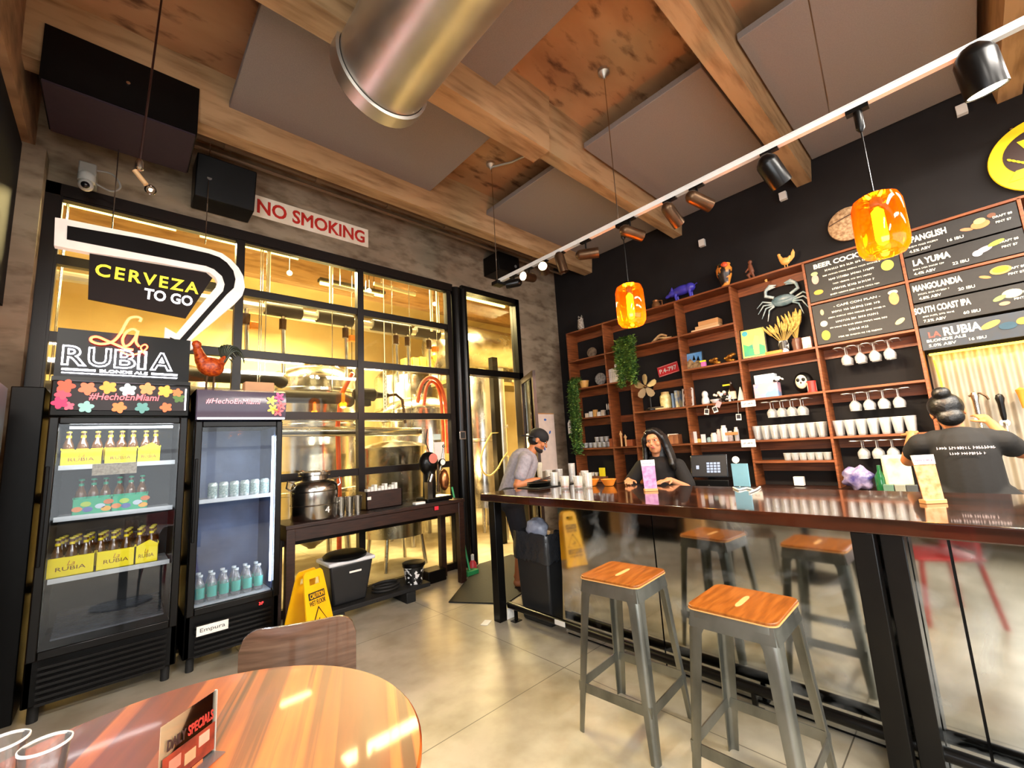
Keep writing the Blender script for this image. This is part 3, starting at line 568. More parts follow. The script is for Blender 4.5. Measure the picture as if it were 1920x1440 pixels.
# ============================================================ COOLERS
YF = 3.95
M_inner = mat('cooler_liner', '0c0d10', .5, scale=10)
def cooler(x0, x1, ztop, name_lbl, glass_z, shelves, frame=.05, header=None, liner=None, left=True):
    W_ = x1-x0; t = thing('display_cooler', name_lbl, 'cooler', ((x0+x1)/2, YF, 0), group='upright black display coolers'); w = W_/2
    b = B(); D = .6
    b.box(-w, .04, .1, -w+.04, D, ztop).box(w-.04, .04, .1, w, D, ztop).box(-w, D-.04, .1, w, D, ztop).box(-w, .04, ztop-.04, w, D, ztop).box(-w, .04, .1, w, D, glass_z[0]-.04)
    b.box(-w, .0, glass_z[1]+.05, w, .3, ztop)
    b.build('body', M_blkm, t, bevel=.008)
    B().box(-w+.04, D-.06, glass_z[0], w-.04, D-.045, glass_z[1]).box(-w+.041, .08, glass_z[0], -w+.05, D-.05, glass_z[1]).box(w-.05, .08, glass_z[0], w-.041, D-.05, glass_z[1]).build('liner', liner or M_inner, t)
    gx0, gx1 = -w+frame, w-frame; g0, g1 = glass_z
    b = B(); b.box(-w+.005, 0, g0-.05, gx0, .035, g1+.045).box(gx1, 0, g0-.05, w-.005, .035, g1+.045).box(gx0, 0, g1, gx1, .035, g1+.045).box(gx0, 0, g0-.05, gx1, .035, g0)
    d = b.build('door', M_blk, t, bevel=.006)
    B().box(gx0, .012, g0, gx1, .018, g1).build('door_glass', G_cool, d)
    B().box(-w+.012, -.02, .9, -w+.03, 0, 1.5).build('handle', M_blkm, d, bevel=.004)
    for z in shelves:
        s = B()
        for k in range(12): s.box(gx0+.01, .1+k*.036, z-.006, gx1-.01, .108+k*.036, z)
        for x in (gx0+.01, 0, gx1-.02): s.box(x, .1, z-.012, x+.01, .51, z-.006)
        s.build('shelf', mat('shelf_wire', '9a9c9e', .4, .6), t); B().box(gx0+.01, .085, z-.018, gx1-.01, .095, z+.012).build('shelf_edge', col('d4d8dc', .3, .3), t)
    g = B()
    for k in range(7): g.bar((-w+.06, -.004, .12+k*.033), (w-.06, -.004, .12+k*.033), .012, .016)
    g.build('grille', M_blk, t)
    for x in (-w+.05, w-.05): B().cyl((x, .1, 0), (x, .1, .1), .025, n=10).cyl((x, D-.08, 0), (x, D-.08, .1), .025, n=10).build('foot', M_rub, t)
    return t
C1 = cooler(-.335, .378, 2.05, 'black display cooler on the left with yellow beer cartons under a floral header', (.41, 1.765), (1.49, 1.165, .79))
C2 = cooler(.415, 1.02, 2.03, 'black display cooler on the right with a few cans and a pale blue interior', (.44, 1.735), (1.18,), liner=mat('pale_blue_liner', '5a6c90', .4, scale=3, col2='39486a'))
# header artwork
def flowers(par, items, y):
    for i, (x, z, r, c, n) in enumerate(items):
        b = B()
        for k in range(n):
            a = 2*PI*k/n+i; b.disc(x+r*.5*math.cos(a), z+r*.5*math.sin(a), r*.52, r*.38, y-.0012-.0002*k, y, 14, a)
        b.build('flower', glow(c, .9), par)
hd = B().box(-.325, -.012, 1.855, .335, 0, 2.03).build('header_panel', glow('1c0f14', .25), C1)
fl = []
random.seed(3)
for k in range(6): fl.append((-.29+.10*k, 2.01-.012*(k % 2), .045, ['f0563c', 'f2704c', 'f0963c', 'c7d8d2', 'f48a50', 'f4a03c'][k], 5))
for x, z, r_, c_ in ((-.30, 1.96, .05, 'e84a5c'), (-.31, 1.90, .05, 'd8305c'), (-.27, 1.88, .035, 'e65a6e'), (-.19, 1.875, .05, '86b0a8'), (-.03, 1.875, .05, 'f07a40'), (.09, 1.875, .05, '5a8c84'), (.22, 1.88, .045, 'f06a3c'), (.29, 1.95, .045, '4a6a30'), (.28, 1.99, .04, 'f0703c')): fl.append((x, z, r_*.8, c_, 5))
flowers(hd, fl, -.0125)
txt('#HechoEnMiami', .0, 1.945, .36, .05, glow('ff6a70', 1.6), hd, y=-.015, shear=.2, bold=.01)
B().box(.325, -.014, 1.86, .334, -.001, 2.02).build('light_edge', glow('ffffff', 3), hd)
b = B(); b.prism([(-.0, 1.79), (-.06, 1.8), (-.085, 1.9), (-.06, 2.01), (0, 2.03)], -.30, .30, 'yz'); hd = b.build('header_panel', mat('curved_header', '3a3038', .18, emit='3c3440', es=.5), C2)
txt('#HechoEnMiami', -.07, 1.925, .36, .042, glow('ff9aa0', 1.6), hd, y=-.088, shear=.2)
for i, (x, z, c_) in enumerate(((.19, 1.94, 'f4d060'), (.2, 1.87, 'f0c850'), (.245, 1.97, 'e0507c'), (.26, 1.9, 'e86a6a'), (.24, 1.85, 'd05a60'))):
    b = B()
    for k in range(5): a = 2*PI*k/5+i; b.disc(x+.02*math.cos(a), z+.02*math.sin(a), .022, .010, -.089, -.084, 12, a)
    b.build('flower', glow(c_, 1), hd)
B().box(-.295, -.064, 1.79, .295, -.056, 1.803).build('light_edge', glow('ffffff', 3), hd)
B().box(-.235, -.02, .255, -.045, -.014, .32).build('label_plate', M_paper, C2); txt('Empura', -.14, .287, .15, .034, col('555555'), C2, y=-.0215)
txt('3F', .17, .365, .03, .02, glow('ff2a2a', 5), C2, y=-.002, name='display')
# interior light tubes
B().cyl((.245, .07, .5), (.245, .07, 1.66), .009, n=10).build('light_tube', glow('dcecff', 14), C2)
B().cyl((-.26, .07, 1.745), (.27, .07, 1.745), .008, n=10).build('light_tube', glow('f2f6ff', 8), C1)
lamp('AREA', (.02, YF+.05, 1.75), 9, (1, .97, .9), .6, .06, aim=(.02, YF+.35, .4), name='cooler_light')
lamp('AREA', (.98, YF+.06, 1.1), 7, (.8, .9, 1), .05, 1.1, aim=(.6, YF+.4, 1.1), name='cooler_light')
# cartons, bottles, cans
M_bot = glassy('amber_bottle_glass', '8a5a1e', .12, .05); M_yel = mat('yellow_carton', 'fff000', .5, scale=4, col2='ffe600'); M_yl = mat('yellow_label', 'ffe800', .4); M_red = col('b0481c')
M_brb = mat('brown_bottle_glass', '5a3810', .1, spec=.8)
def bottle(glass, lab, capm, name='beer_bottle'):
    t = thing(name, 'bottle', 'bottle', (0, -20, 0)); B().lathe([(.004, 0), (.029, .003), (.0305, .02), (.0305, .125), (.026, .15), (.016, .175), (.0125, .2), (.0125, .225)], n=18).build('body', glass, t)
    B().lathe([(.0135, .222), (.015, .224), (.0145, .233), (.002, .236)], n=16).build('cap', capm, t); B().lathe([(.0145, .178), (.0135, .205)], n=18, cap=False).lathe([(.0312, .03), (.0312, .115)], n=18, cap=False).build('label_band', lab, t)
    return t
yb = bottle(M_brb, M_yl, col('e8d84a', .3)); gb = bottle(M_brb, col('2ab890', .4), col('2ab890', .3))
def place_first(proto, used, loc, label, group, scale=None, rz=None):
    if not used.get(proto.name): used[proto.name] = 1; proto.location = loc; proto['label'] = label; proto['group'] = group; return proto
    return dup(proto, loc, rz, label, group)
U = {}
def carton(x, z, w, h, d, mt, label, g, y=YF+.13, house=False, green=False):
    t = thing('beer_carton', label, 'carton', (x, y, z), group=g)
    b = B(); b.box(-w/2, 0, 0, w/2, .004, h).box(-w/2, d-.004, 0, w/2, d, h).box(-w/2, 0, 0, -w/2+.004, d, h*1.1).box(w/2-.004, 0, 0, w/2, d, h*1.1).box(-w/2, 0, 0, w/2, d, .004)
    if house: b.prism([(w/2-.12, h), (w/2, h), (w/2-.05, h+.035)], 0, .004)
    b.build('box', mt, t)
    if green:
        for i, (px, pz, c_) in enumerate(((-.07, .04, 'f0904a'), (-.02, .035, '5a6ab0'), (.04, .05, 'c8d8e8'), (.07, .03, 'f0b02c'), (-.03, .07, 'b8d84a'), (.08, .075, 'd87838'))): B().disc(px, pz, .026, .017, -.002, 0, 12).build('print', col(c_), t)
    else: txt('RUBIA', 0, h*.42, w*.62, h*.2, col('7a4a1c'), t, y=-.001); txt('La', 0, h*.68, w*.16, h*.24, col('c07a24'), t, y=-.001, shear=.3)
    return t
for i, (x, w) in enumerate(((-.175, .2), (.02, .17), (.17, .13))):
    carton(x, 1.492, w, .11, .13, M_yel, ['yellow six-pack carton at the left of the top cooler shelf', 'yellow six-pack carton in the middle of the top cooler shelf', 'narrow yellow carton at the right end of the top cooler shelf'][i], 'yellow cartons on the top cooler shelf', house=i == 2)
for x in (-.245, -.175, -.105, -.04, .02, .08, .15, .205):
    place_first(yb, U, (x, YF+.19, 1.495), 'brown bottle with a yellow neck label standing in the cartons of the top shelf', 'bottles on the top shelf of the left cooler')
for i, x in enumerate((-.105, .085)):
    carton(x, 1.17, .19, .105, .13, mat('green_carton', '18a878', .5, col2='2ab886'), ['green fruit-printed carton, left one on the middle cooler shelf', 'green fruit-printed carton, right one on the middle cooler shelf'][i], 'green cartons on the middle cooler shelf', green=True)
for x in (-.165, -.105, -.045, .025, .085, .145):
    place_first(gb, U, (x, YF+.19, 1.172), 'bottle with a green neck label standing in the green cartons', 'green label bottles in the left cooler')
for i, (x, w) in enumerate(((-.18, .22), (.035, .2), (.19, .13))):
    carton(x, .797, w, .12, .14, M_yel, ['yellow six-pack carton at the left of the lowest cooler shelf', 'yellow six-pack carton in the middle of the lowest cooler shelf', 'narrow yellow carton at the right end of the lowest cooler shelf'][i], 'yellow cartons on the lowest cooler shelf', house=i == 2)
for j in range(3):
    for x in (-.25, -.185, -.12, -.05, .015, .08, .15, .215):
        place_first(yb, U, (x+.012*j, YF+.185+.085*j, .8), ['bottle with a yellow neck label, front row of the lowest cooler shelf', 'bottle with a yellow neck label, middle row of the lowest cooler shelf', 'bottle with a yellow neck label, back row of the lowest cooler shelf'][j], 'bottles on the lowest shelf of the left cooler, row by row')
b = B().box(.0, 0, 0, .22, .003, .075); t = b.build('price_strip', mat('grey_price_sign', 'a8aaa6', .7, col2='8c8e8a', scale=60), loc=(-.115, YF-.006, 1.425), label='grey speckled note stuck on the left cooler door glass', cat='note')
t = thing('drink_can', 'can', 'can', (0, -20, 0)); B().lathe([(.004, 0), (.026, .002), (.033, .012), (.033, .115), (.027, .125), (.026, .127), (.004, .124)], n=20).build('body', mat('pale_printed_can', 'dfe6e2', .3, .3, col2='9ab4ae', scale=60), t)
B().lathe([(.0335, .03), (.0335, .1)], n=20, cap=False).build('wrap', mat('grey_green_wrap', 'b4c4be', .4, scale=90, col2='6f8a84'), t)
for i in range(6): place_first(t, U, (.565+.072*i, YF+.15, 1.184), 'pale grey-green can on the upper shelf of the right cooler', 'cans on the upper shelf of the right cooler')
bt = thing('clear_bottle', 'b', 'bottle', (0, -20, 0)); B().lathe([(.004, 0), (.03, .003), (.031, .02), (.031, .12), (.022, .15), (.014, .165), (.014, .19)], n=18).build('body', G_plast, bt); B().lathe([(.016, .186), (.016, .2), (.002, .201)], n=12).build('cap', col('dfe8ea'), bt); B().lathe([(.0318, .035), (.0318, .11)], n=18, cap=False).build('label_band', col('58b0a4'), bt)
B().box(.47, YF+.08, .42, .97, YF+.5, .436).build('base_shelf', col('c8ccd2', .4), label='white bottom tray inside the right cooler', cat='shelf')
for j in range(2):
    for i in range(6): place_first(bt, U, (.51+.077*i, YF+.14+.1*j, .437), ['clear bottle with a teal label, front row at the bottom of the right cooler', 'clear bottle with a teal label, back row at the bottom of the right cooler'][j], 'bottles at the bottom of the right cooler, row by row')
# clear tray in the bottom of the left cooler
B().add([(-.26, .07, .44), (.28, .07, .44), (.28, .5, .5), (-.26, .5, .5), (-.26, .07, .45), (.28, .07, .45), (.28, .5, .51), (-.26, .5, .51)], [(0,3,2,1),(4,5,6,7),(0,1,5,4),(1,2,6,5),(2,3,7,6),(3,0,4,7)]).build('plastic_tray', mat('shiny_plastic_sheet', '5c6068', .12, .4, scale=14, bump=.6), label='shiny crumpled clear plastic sheet in the bottom of the left cooler', cat='tray', loc=(.02, YF, 0))
# things on top of the coolers: neon sign, rooster, box
t = thing('neon_sign', 'neon sign reading La RUBIA in red and white on top of the left cooler', 'neon sign', (.0, 4.0, 2.05))
B().box(-.335, .012, .03, .37, .022, .36).build('backing', G_smoke, t)
B().box(-.34, -.02, 0, .38, .05, .03).build('base', M_blk, t)
GW = glow('f4f2ff', 22); GR = glow('ff3a22', 18)
x = -.225
for ch, cx, wd in (('R', -.245, .12), ('U', -.125, .115), ('B', .005, .115), ('I', .095, .05), ('A', .205, .13)):
    txt(ch, cx, .175, wd, .135, GW, t, y=-.004, outline=.022, bold=.02, name='letter')
B().box(-.3, -.006, .075, -.14, .0, .087).box(.15, -.006, .075, .3, .0, .087).box(-.3, -.006, .055, .3, 0, .06).build('bar', GW, t)
txt('BLONDE ALE', .005, .081, .25, .02, GW, t, y=-.004, bold=.02)
def px_tube(pts, y, r, sub=None):
    return [at(a, c, 'y', y) for a, c in pts]
o0 = Vector((.0, 4.0, 2.05))
L1 = [(262, 603), (264, 597), (255, 594), (243, 597), (235, 608), (226, 625), (212, 640), (190, 645), (172, 640), (172, 633), (184, 632), (205, 641), (232, 652), (250, 656)]
B().tube([p-o0 for p in smooth_pts([at(a, c, 'y', 3.99) for a, c in L1])], .0085, 8).build('letter', GR, t)
L2 = [(258, 622), (250, 617), (238, 622), (230, 636), (233, 648), (243, 646), (254, 632), (259, 620), (255, 640), (261, 650)]
B().tube([p-o0 for p in smooth_pts([at(a, c, 'y', 3.99) for a, c in L2])], .008, 8).build('letter', GR, t)
B().tube([p-o0 for p in smooth_pts([at(a, c, 'y', 3.985) for a, c in ((222, 655), (240, 665), (262, 662), (276, 652), (272, 646), (264, 652), (272, 664))])], .005, 8).build('swash', GR, t)
lamp('POINT', (-.0, 3.88, 2.2), 2.2, (.92, .9, 1), .12, name='neon_glow'); lamp('POINT', (-.02, 3.9, 2.4), 1.6, (1, .12, .08), .06, name='neon_glow')
def poly(pts, y): return [(p.x, p.z) for p in (at(a, c, 'y', y) for a, c in pts)]
t = thing('arrow_sign', 'big white and black hanging arrow sign reading CERVEZA TO GO', 'sign', (0, 4.3, 0))
W = [(104, 411), (125, 414), (233, 436), (330, 455), (394, 470), (415, 477), (432, 489), (446, 504), (455, 520), (458, 541), (453, 556), (440, 570), (395, 608), (356, 640), (373, 651), (332, 664), (306, 656), (309, 615), (330, 627), (404, 540), (407, 531), (403, 522), (392, 513), (292, 494), (169, 476), (102, 463)]
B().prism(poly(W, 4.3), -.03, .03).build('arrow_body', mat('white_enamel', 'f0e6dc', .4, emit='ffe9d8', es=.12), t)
K = [(127, 427), (262, 450), (390, 478), (410, 485), (424, 495), (436, 510), (440, 526), (437, 542), (424, 554), (390, 592), (345, 644), (353, 648), (332, 658), (318, 652), (318, 634), (334, 641), (417, 548), (420, 535), (415, 520), (400, 507), (385, 501), (262, 478), (126, 452)]
B().prism(poly(K, 4.3), -.038, -.03).build('arrow_stripe', mat('dark_brown_enamel', '0b0504', .4, spec=.15), t)
B().prism(poly([(168, 476), (385, 511), (398, 522), (348, 597), (165, 561)], 4.3), -.01, .012).build('backing', mat('dark_brown_board', '1a0e0a', .5, spec=.2), t)
c = at(282, 520, 'y', 4.29); txt('CERVEZA', c.x, c.z-.02, .63, .1, glow('f6e22c', 1.3), t, y=-.014, bold=.02, rot=-.03, space=1.25)
c = at(317, 558, 'y', 4.29); txt('TO GO', c.x, c.z, .31, .09, glow('f0f0f4', 1.3), t, y=-.014, bold=.03, rot=-.03)
for a_, c_ in ((385, 458), (210, 430)): q = at(a_, c_, 'y', 4.3)-Vector((0, 4.3, 0)); B().tube([q, (q.x, 0, 4.5)], .004).build('hanger', M_steel, t)
# rooster figure on top of the right cooler
def rooster(label, loc, s, rz=0, body='d8601c', tailm='2c3424', pale=False, grp=None):
    t = thing('rooster_figure', label, 'figurine', loc, rz); mt = mat('painted_rooster_'+body, body, .35, scale=25, col2='8c2410' if not pale else 'd8a04a', bump=.3)
    b = B(); b.ell((0, 0, .42), (.2, .13, .17), rot=Matrix.Rotation(.35, 3, 'Y')); b.cap((-.12, 0, .5), (-.2, 0, .74), .1, .055); b.ell((-.2, 0, .78), (.07, .055, .07)); b.cap((.1, 0, .45), (.2, 0, .58), .09, .05)
    b.build('body', mt, t, remesh=.02*s if 0 else .02, sm=2)
    B().prism([(-.26, .8), (-.235, .9), (-.21, .85), (-.19, .92), (-.165, .86), (-.14, .9), (-.13, .8)], -.012, .012).build('comb', col('c8281a', .4) if not pale else mt, t)
    B().lathe([(.02, 0), (.003, .07)], (0, 0, 0), 8).build('beak', col('d8a030'), t).location = (-.25, 0, .77)
    t.children[-1].rotation_euler = (0, -PI/2, 0)
    B().ell((-.23, 0, .69), (.02, .02, .05)).build('wattle', col('c8281a', .4) if not pale else mt, t)
    if not pale:
        tb = B()
        for k in range(9):
            a = R(20+16*k); tb.tube(smooth_pts([(.18, (k-4)*.012, .5), (.18+.13*math.cos(a*.8), (k-4)*.02, .55+.25*math.sin(a*.6+.4)), (.3+.12*math.cos(a), (k-4)*.03, .6+.2*math.sin(a)), (.40+.07*math.cos(a), (k-4)*.03, .42+.22*math.sin(a))], 4), [.016]*4+[.014]*4+[.012]*4+[.004], 6)
        tb.build('tail', col(tailm, .4, .3), t)
    else: B().prism([(.1, .4), (.22, .5), (.27, .72), (.36, .86), (.4, .7), (.36, .5), (.2, .34)], -.03, .03).build('tail', mt, t, bevel=.01)
    B().cyl((-.04, 0, .3), (-.05, 0, .02), .016, n=8).cyl((.06, 0, .3), (.05, 0, .02), .016, n=8).lathe([(.11, 0), (.11, .03)], n=18).build('legs', M_brass if not pale else mt, t)
    t.scale = (s, s, s); return t
rooster('orange metal rooster with a dark curling tail on top of the right cooler', (.515, 4.1, 2.032), .48)
B().box(-.11, 0, 0, .11, .12, .09).build('cardboard_box', col('e0ac80', .8), label='small pale cardboard box on the right cooler beside the rooster', cat='box', loc=(.86, 4.05, 2.03), bevel=.008)
# third cooler at the left edge
t = thing('side_cooler', 'grey-green cooler cut off by the left edge of the picture', 'cooler', (-.565, 0, 0))
B().box(-.08, 0, 0, .07, .4, 2.02).build('equipment_cabinet', M_blkm, label='narrow black cabinet between the left cooler and the corner', cat='cabinet', loc=(-.44, 4.1, 0), bevel=.006)

B().box(-.14, 2.95, .12, .07, 3.72, 1.97).build('body', M_blkm, t, bevel=.01); B().box(.07, 3.0, 1.15, .085, 3.7, 1.95).build('door_panel', col('4a504c', .4), t); B().box(.085, 3.35, 1.55, .088, 3.6, 1.68).build('sticker', col('a02c3c'), t)
B().box(.07, 3.0, .2, .095, 3.7, 1.08).build('drawer', mat('dark_brown_laminate', '2a1c18', .25), t); B().cyl((.12, 3.6, .55), (.12, 3.6, .75), .012).build('handle', M_steel, t)
B().box(-.1, 3.0, 0, .05, 3.66, .12).build('base', M_blkm, t)

# ============================================================ THE BENCH BY THE PANES
BZ = .9
t = thing('side_table', 'long dark brown wooden work table standing against the glass panes', 'table', (0, 0, 0))
B().box(1.08, 4.05, BZ-.035, 2.94, 4.52, BZ).build('tabletop', M_dwood, t, bevel=.005)
B().box(1.11, 4.07, .76, 2.91, 4.09, BZ-.035).box(1.09, 4.48, .76, 2.93, 4.5, BZ-.035).box(2.88, 4.08, .76, 2.9, 4.49, BZ-.035).box(1.1, 4.08, .76, 1.12, 4.49, BZ-.035).build('apron', M_dwood, t)
for x, y in ((1.09, 4.06), (2.86, 4.06), (1.09, 4.44), (2.86, 4.44)): B().box(x, y, 0, x+.07, y+.07, .865).build('leg', M_dwood, t, bevel=.004)
B().box(1.9, 4.1, BZ, 2.75, 4.42, BZ+.004).build('rubber_mat', M_rub, label='thin black rubber mat on the side table under the espresso machine', cat='mat')
# milk churn
t = thing('steel_churn', 'round stainless steel churn with lid and side handles on the side table', 'churn', (1.375, 4.26, BZ))
B().lathe([(.01, 0), (.19, .003), (.2, .02), (.205, .26), (.2, .3), (.17, .34), (.115, .355), (.112, .4)], n=40).build('vessel', M_steel, t)
B().lathe([(.135, .395), (.14, .4), (.14, .425), (.1, .435), (.01, .44)], n=36).build('lid', M_steel, t)
B().lathe([(.206, .13), (.209, .135), (.206, .14)], n=40, cap=False).lathe([(.206, .25), (.209, .255), (.206, .26)], n=40, cap=False).build('rib', M_steel, t)
for s in (-1, 1): B().tube([(s*.17, 0, .33), (s*.23, 0, .36), (s*.24, 0, .3), (s*.2, 0, .27)], .008).build('handle', M_steel, t)
txt('4', .05, .09, .04, .055, M_white, t, y=-.2)
t = thing('shaker_tin', 's', 'tin', (0, -20, 0)); B().lathe([(.005, 0), (.03, .002), (.042, .17), (.044, .172), (.041, .168), (.03, .01)], n=22).build('cup', M_steel, t)
for i, (x, y) in enumerate(((1.6, 4.2), (1.66, 4.15), (1.74, 4.15))):
    place_first(t, U, (x, y, BZ), ['steel shaker tin right beside the churn', 'steel shaker tin in the middle of the three on the side table', 'steel shaker tin nearest the wooden crate'][i], 'steel shaker tins on the side table')
t = thing('wooden_crate', 'dark wooden crate full of white packets on the side table', 'crate', (2.07, 4.25, BZ+.004))
B().box(-.2, 0, 0, .2, .015, .18).box(-.2, .185, 0, .2, .2, .18).box(-.2, 0, 0, -.185, .2, .18).box(.185, 0, 0, .2, .2, .18).box(-.2, 0, 0, .2, .2, .012).build('box', M_dwood, t, bevel=.003)
for i in range(9): B().box(-.16+.038*i, .06, .1, -.13+.038*i, .13, .2+.02*(i % 3)).build('packet', M_paper, t)
B().box(-.19, -.004, .1, -.15, 0, .13).build('tag', M_paper, t)
B().box(2.33, 4.08, BZ+.004, 2.45, 4.15, BZ+.03).build('napkin_pack', M_paper, label='small white packet lying on the side table edge', cat='packet', bevel=.006)
# espresso lever machine
t = thing('espresso_machine', 'black espresso machine with a round head, gauge and lever on the side table', 'coffee machine', (2.62, 4.2, BZ+.004))
B().box(-.13, -.09, 0, .2, .16, .05).build('base', M_blk, t, bevel=.012)
B().cap((-.03, .03, .06), (-.02, .03, .32), .075, .07).ell((-.03, .03, .42), (.12, .09, .13)).build('body', M_blk, t, remesh=.012, sm=2)
B().lathe([(.02, 0), (.055, .002), (.04, .02)], (-.03, -.075, .47), 20, 'y').build('badge', col('d07868', .4), t)
B().lathe([(.012, 0), (.032, 0), (.034, .02), (.005, .022)], (.09, -.08, .42), 22, 'y').build('gauge', col('f2f0e8', .3), t)
B().lathe([(.034, -.002), (.04, -.002), (.04, .024), (.034, .024)], (.09, -.08, .42), 22, 'y', cap=False).build('gauge_ring', M_blk, t)
B().cyl((.04, -.05, .1), (.04, -.05, .4), .014).build('column', M_brass, t)
B().box(-.14, -.12, .04, -.08, -.05, .22).cyl((-.1, -.1, .22), (-.07, -.1, .3), .028).build('portafilter', M_steel, t)
B().ell((.14, -.02, .22), (.06, .05, .12)).build('boiler', mat('copper_shell', 'c07a4a', .25, .9), t); B().cyl((.1, 0, .33), (.16, 0, .58), .01).ell((.16, 0, .6), .018).build('lever', M_steel, t)
B().tube([(-.02, .03, .55), (-.06, .03, .66), (-.03, .03, .8)], .006).build('cord', M_blk, t)
B().box(.0, 0, 0, .05, .003, .04).build('red_sticker', col('d8283a'), label='red sticker on the front edge of the side table', cat='sticker', loc=at(815, 957, 'y', 4.055))
# lower items
t = thing('low_pallet', 'black plastic dunnage rack on the floor under the side table', 'rack', (0, 0, 0))
B().box(1.2, 3.98, .1, 2.42, 4.36, .14).build('deck', M_rub, t, bevel=.006)
for x in (1.5, 2.2): B().box(x-.05, 3.98, 0, x+.05, 4.34, .1).build('foot', M_rub, t, bevel=.006)
txt('48', 1.52, .05, .05, .04, M_white, t, y=3.978)
t = thing('waste_bin', 'black bin with a white bag rim and round lid under the side table', 'bin', (1.63, 4.16, .14))
B().taper(-.2, -.15, .2, .16, 0, .36, .05).build('bucket', mat('black_bin_plastic', '1f2022', .4), t, bevel=.02)
B().box(-.215, -.165, .35, .215, .175, .385).build('liner_rim', mat('white_bag', 'd4d6da', .3), t, bevel=.012)
B().lathe([(.01, .385), (.19, .387), (.195, .41), (.17, .43), (.08, .435), (.01, .435)], (-.01, 0, 0), 32).build('lid', M_blkm, t)
B().box(-.03, -.158, .27, .08, -.15, .285).build('label', M_paper, t)
t = thing('paint_bucket', 'small black bucket with white printing at the right end of the dunnage rack', 'bucket', (2.3, 4.1, .14))
B().lathe([(.01, 0), (.085, .002), (.105, .17), (.108, .172)], n=28).build('pail', mat('black_pail_print', '141414', .3, col2='e8e8e8', scale=26, lo=.44, hi=.47), t)
B().lathe([(.112, .165), (.115, .17), (.115, .2), (.105, .205), (.02, .2)], n=28).build('rim', M_blkm, t)
t = thing('coiled_hose', 'coil of black hose lying on the dunnage rack between the bin and the bucket', 'hose', (2.0, 4.12, .15))
for k in range(2): B().tube([(.13*math.cos(2*PI*i/24), .1*math.sin(2*PI*i/24), .015+.03*k) for i in range(24)], .014, 8, closed=True).build('turn', M_rub, t)
t = thing('dark_box', 'low black box on the floor behind the right end of the side table', 'box', (2.72, 4.32, 0)); B().box(-.12, 0, 0, .12, .2, .13).build('box', M_blkm, t, bevel=.01)
t = thing('broom', 'green-handled broom with dustpan leaning beside the black post', 'broom', (3.1, 4.18, 0))
B().cyl((0, .05, .05), (-.02, .32, 1.0), .012).build('handle', col('38b070', .4), t); B().box(-.06, 0, 0, .1, .1, .06).build('head', col('2a9a58', .6), t, bevel=.01)
t = thing('spray_bottle', 'small bottle with a red top and white label on the floor beside the broom', 'bottle', (3.2, 4.3, 0)); B().lathe([(.01, 0), (.05, .003), (.045, .1), (.02, .14)], n=16).build('body', col('d8404a', .4), t); B().lathe([(.02, .14), (.02, .2), (.003, .21)], n=12).build('cap', M_white, t)
B().box(-.15, -.1, 0, .15, .1, .004).build('dustpan', col('1c2420', .4), label='dark dustpan lying on the floor in front of the broom', cat='dustpan', loc=(3.1, 4.08, 0), rz=.4, bevel=.002)
pm = [at(a, c, 'z', 0) for a, c in ((840, 1130), (940, 1130), (1040, 1120), (1040, 1040), (910, 1045))]
B().prism([(2.43, 3.68), (2.75, 3.2), (4.05, 3.6), (4.0, 4.5), (3.45, 4.5)], .001, .012, 'xy').build('floor_mat', M_rub, label='black rubber mat on the floor in front of the open door', cat='mat')
B().box(0, 0, 0, .02, .003, .02)
# sign holder on post, paper on pane
t = thing('card_frame', 'small silver card frame fixed to the black steel post', 'frame', at(868, 816, 'y', 4.5)); B().box(-.05, 0, -.055, .05, .012, .055).build('frame', M_steel, t, bevel=.003); B().box(-.035, -.002, -.04, .035, 0, .04).build('card', col('26282a'), t)
p = at(824, 847, 'y', 4.592); B().box(-.075, 0, -.12, .075, .004, .12).build('notice', M_paper, label='white paper notice taped to the last pane beside the post', cat='notice', loc=p)
p = at(820, 820, 'y', 4.592); B().box(-.05, 0, -.03, .05, .004, .04).build('notice', col('d4e4d8'), label='small pale green notice above the white one on the last pane', cat='notice', loc=p)

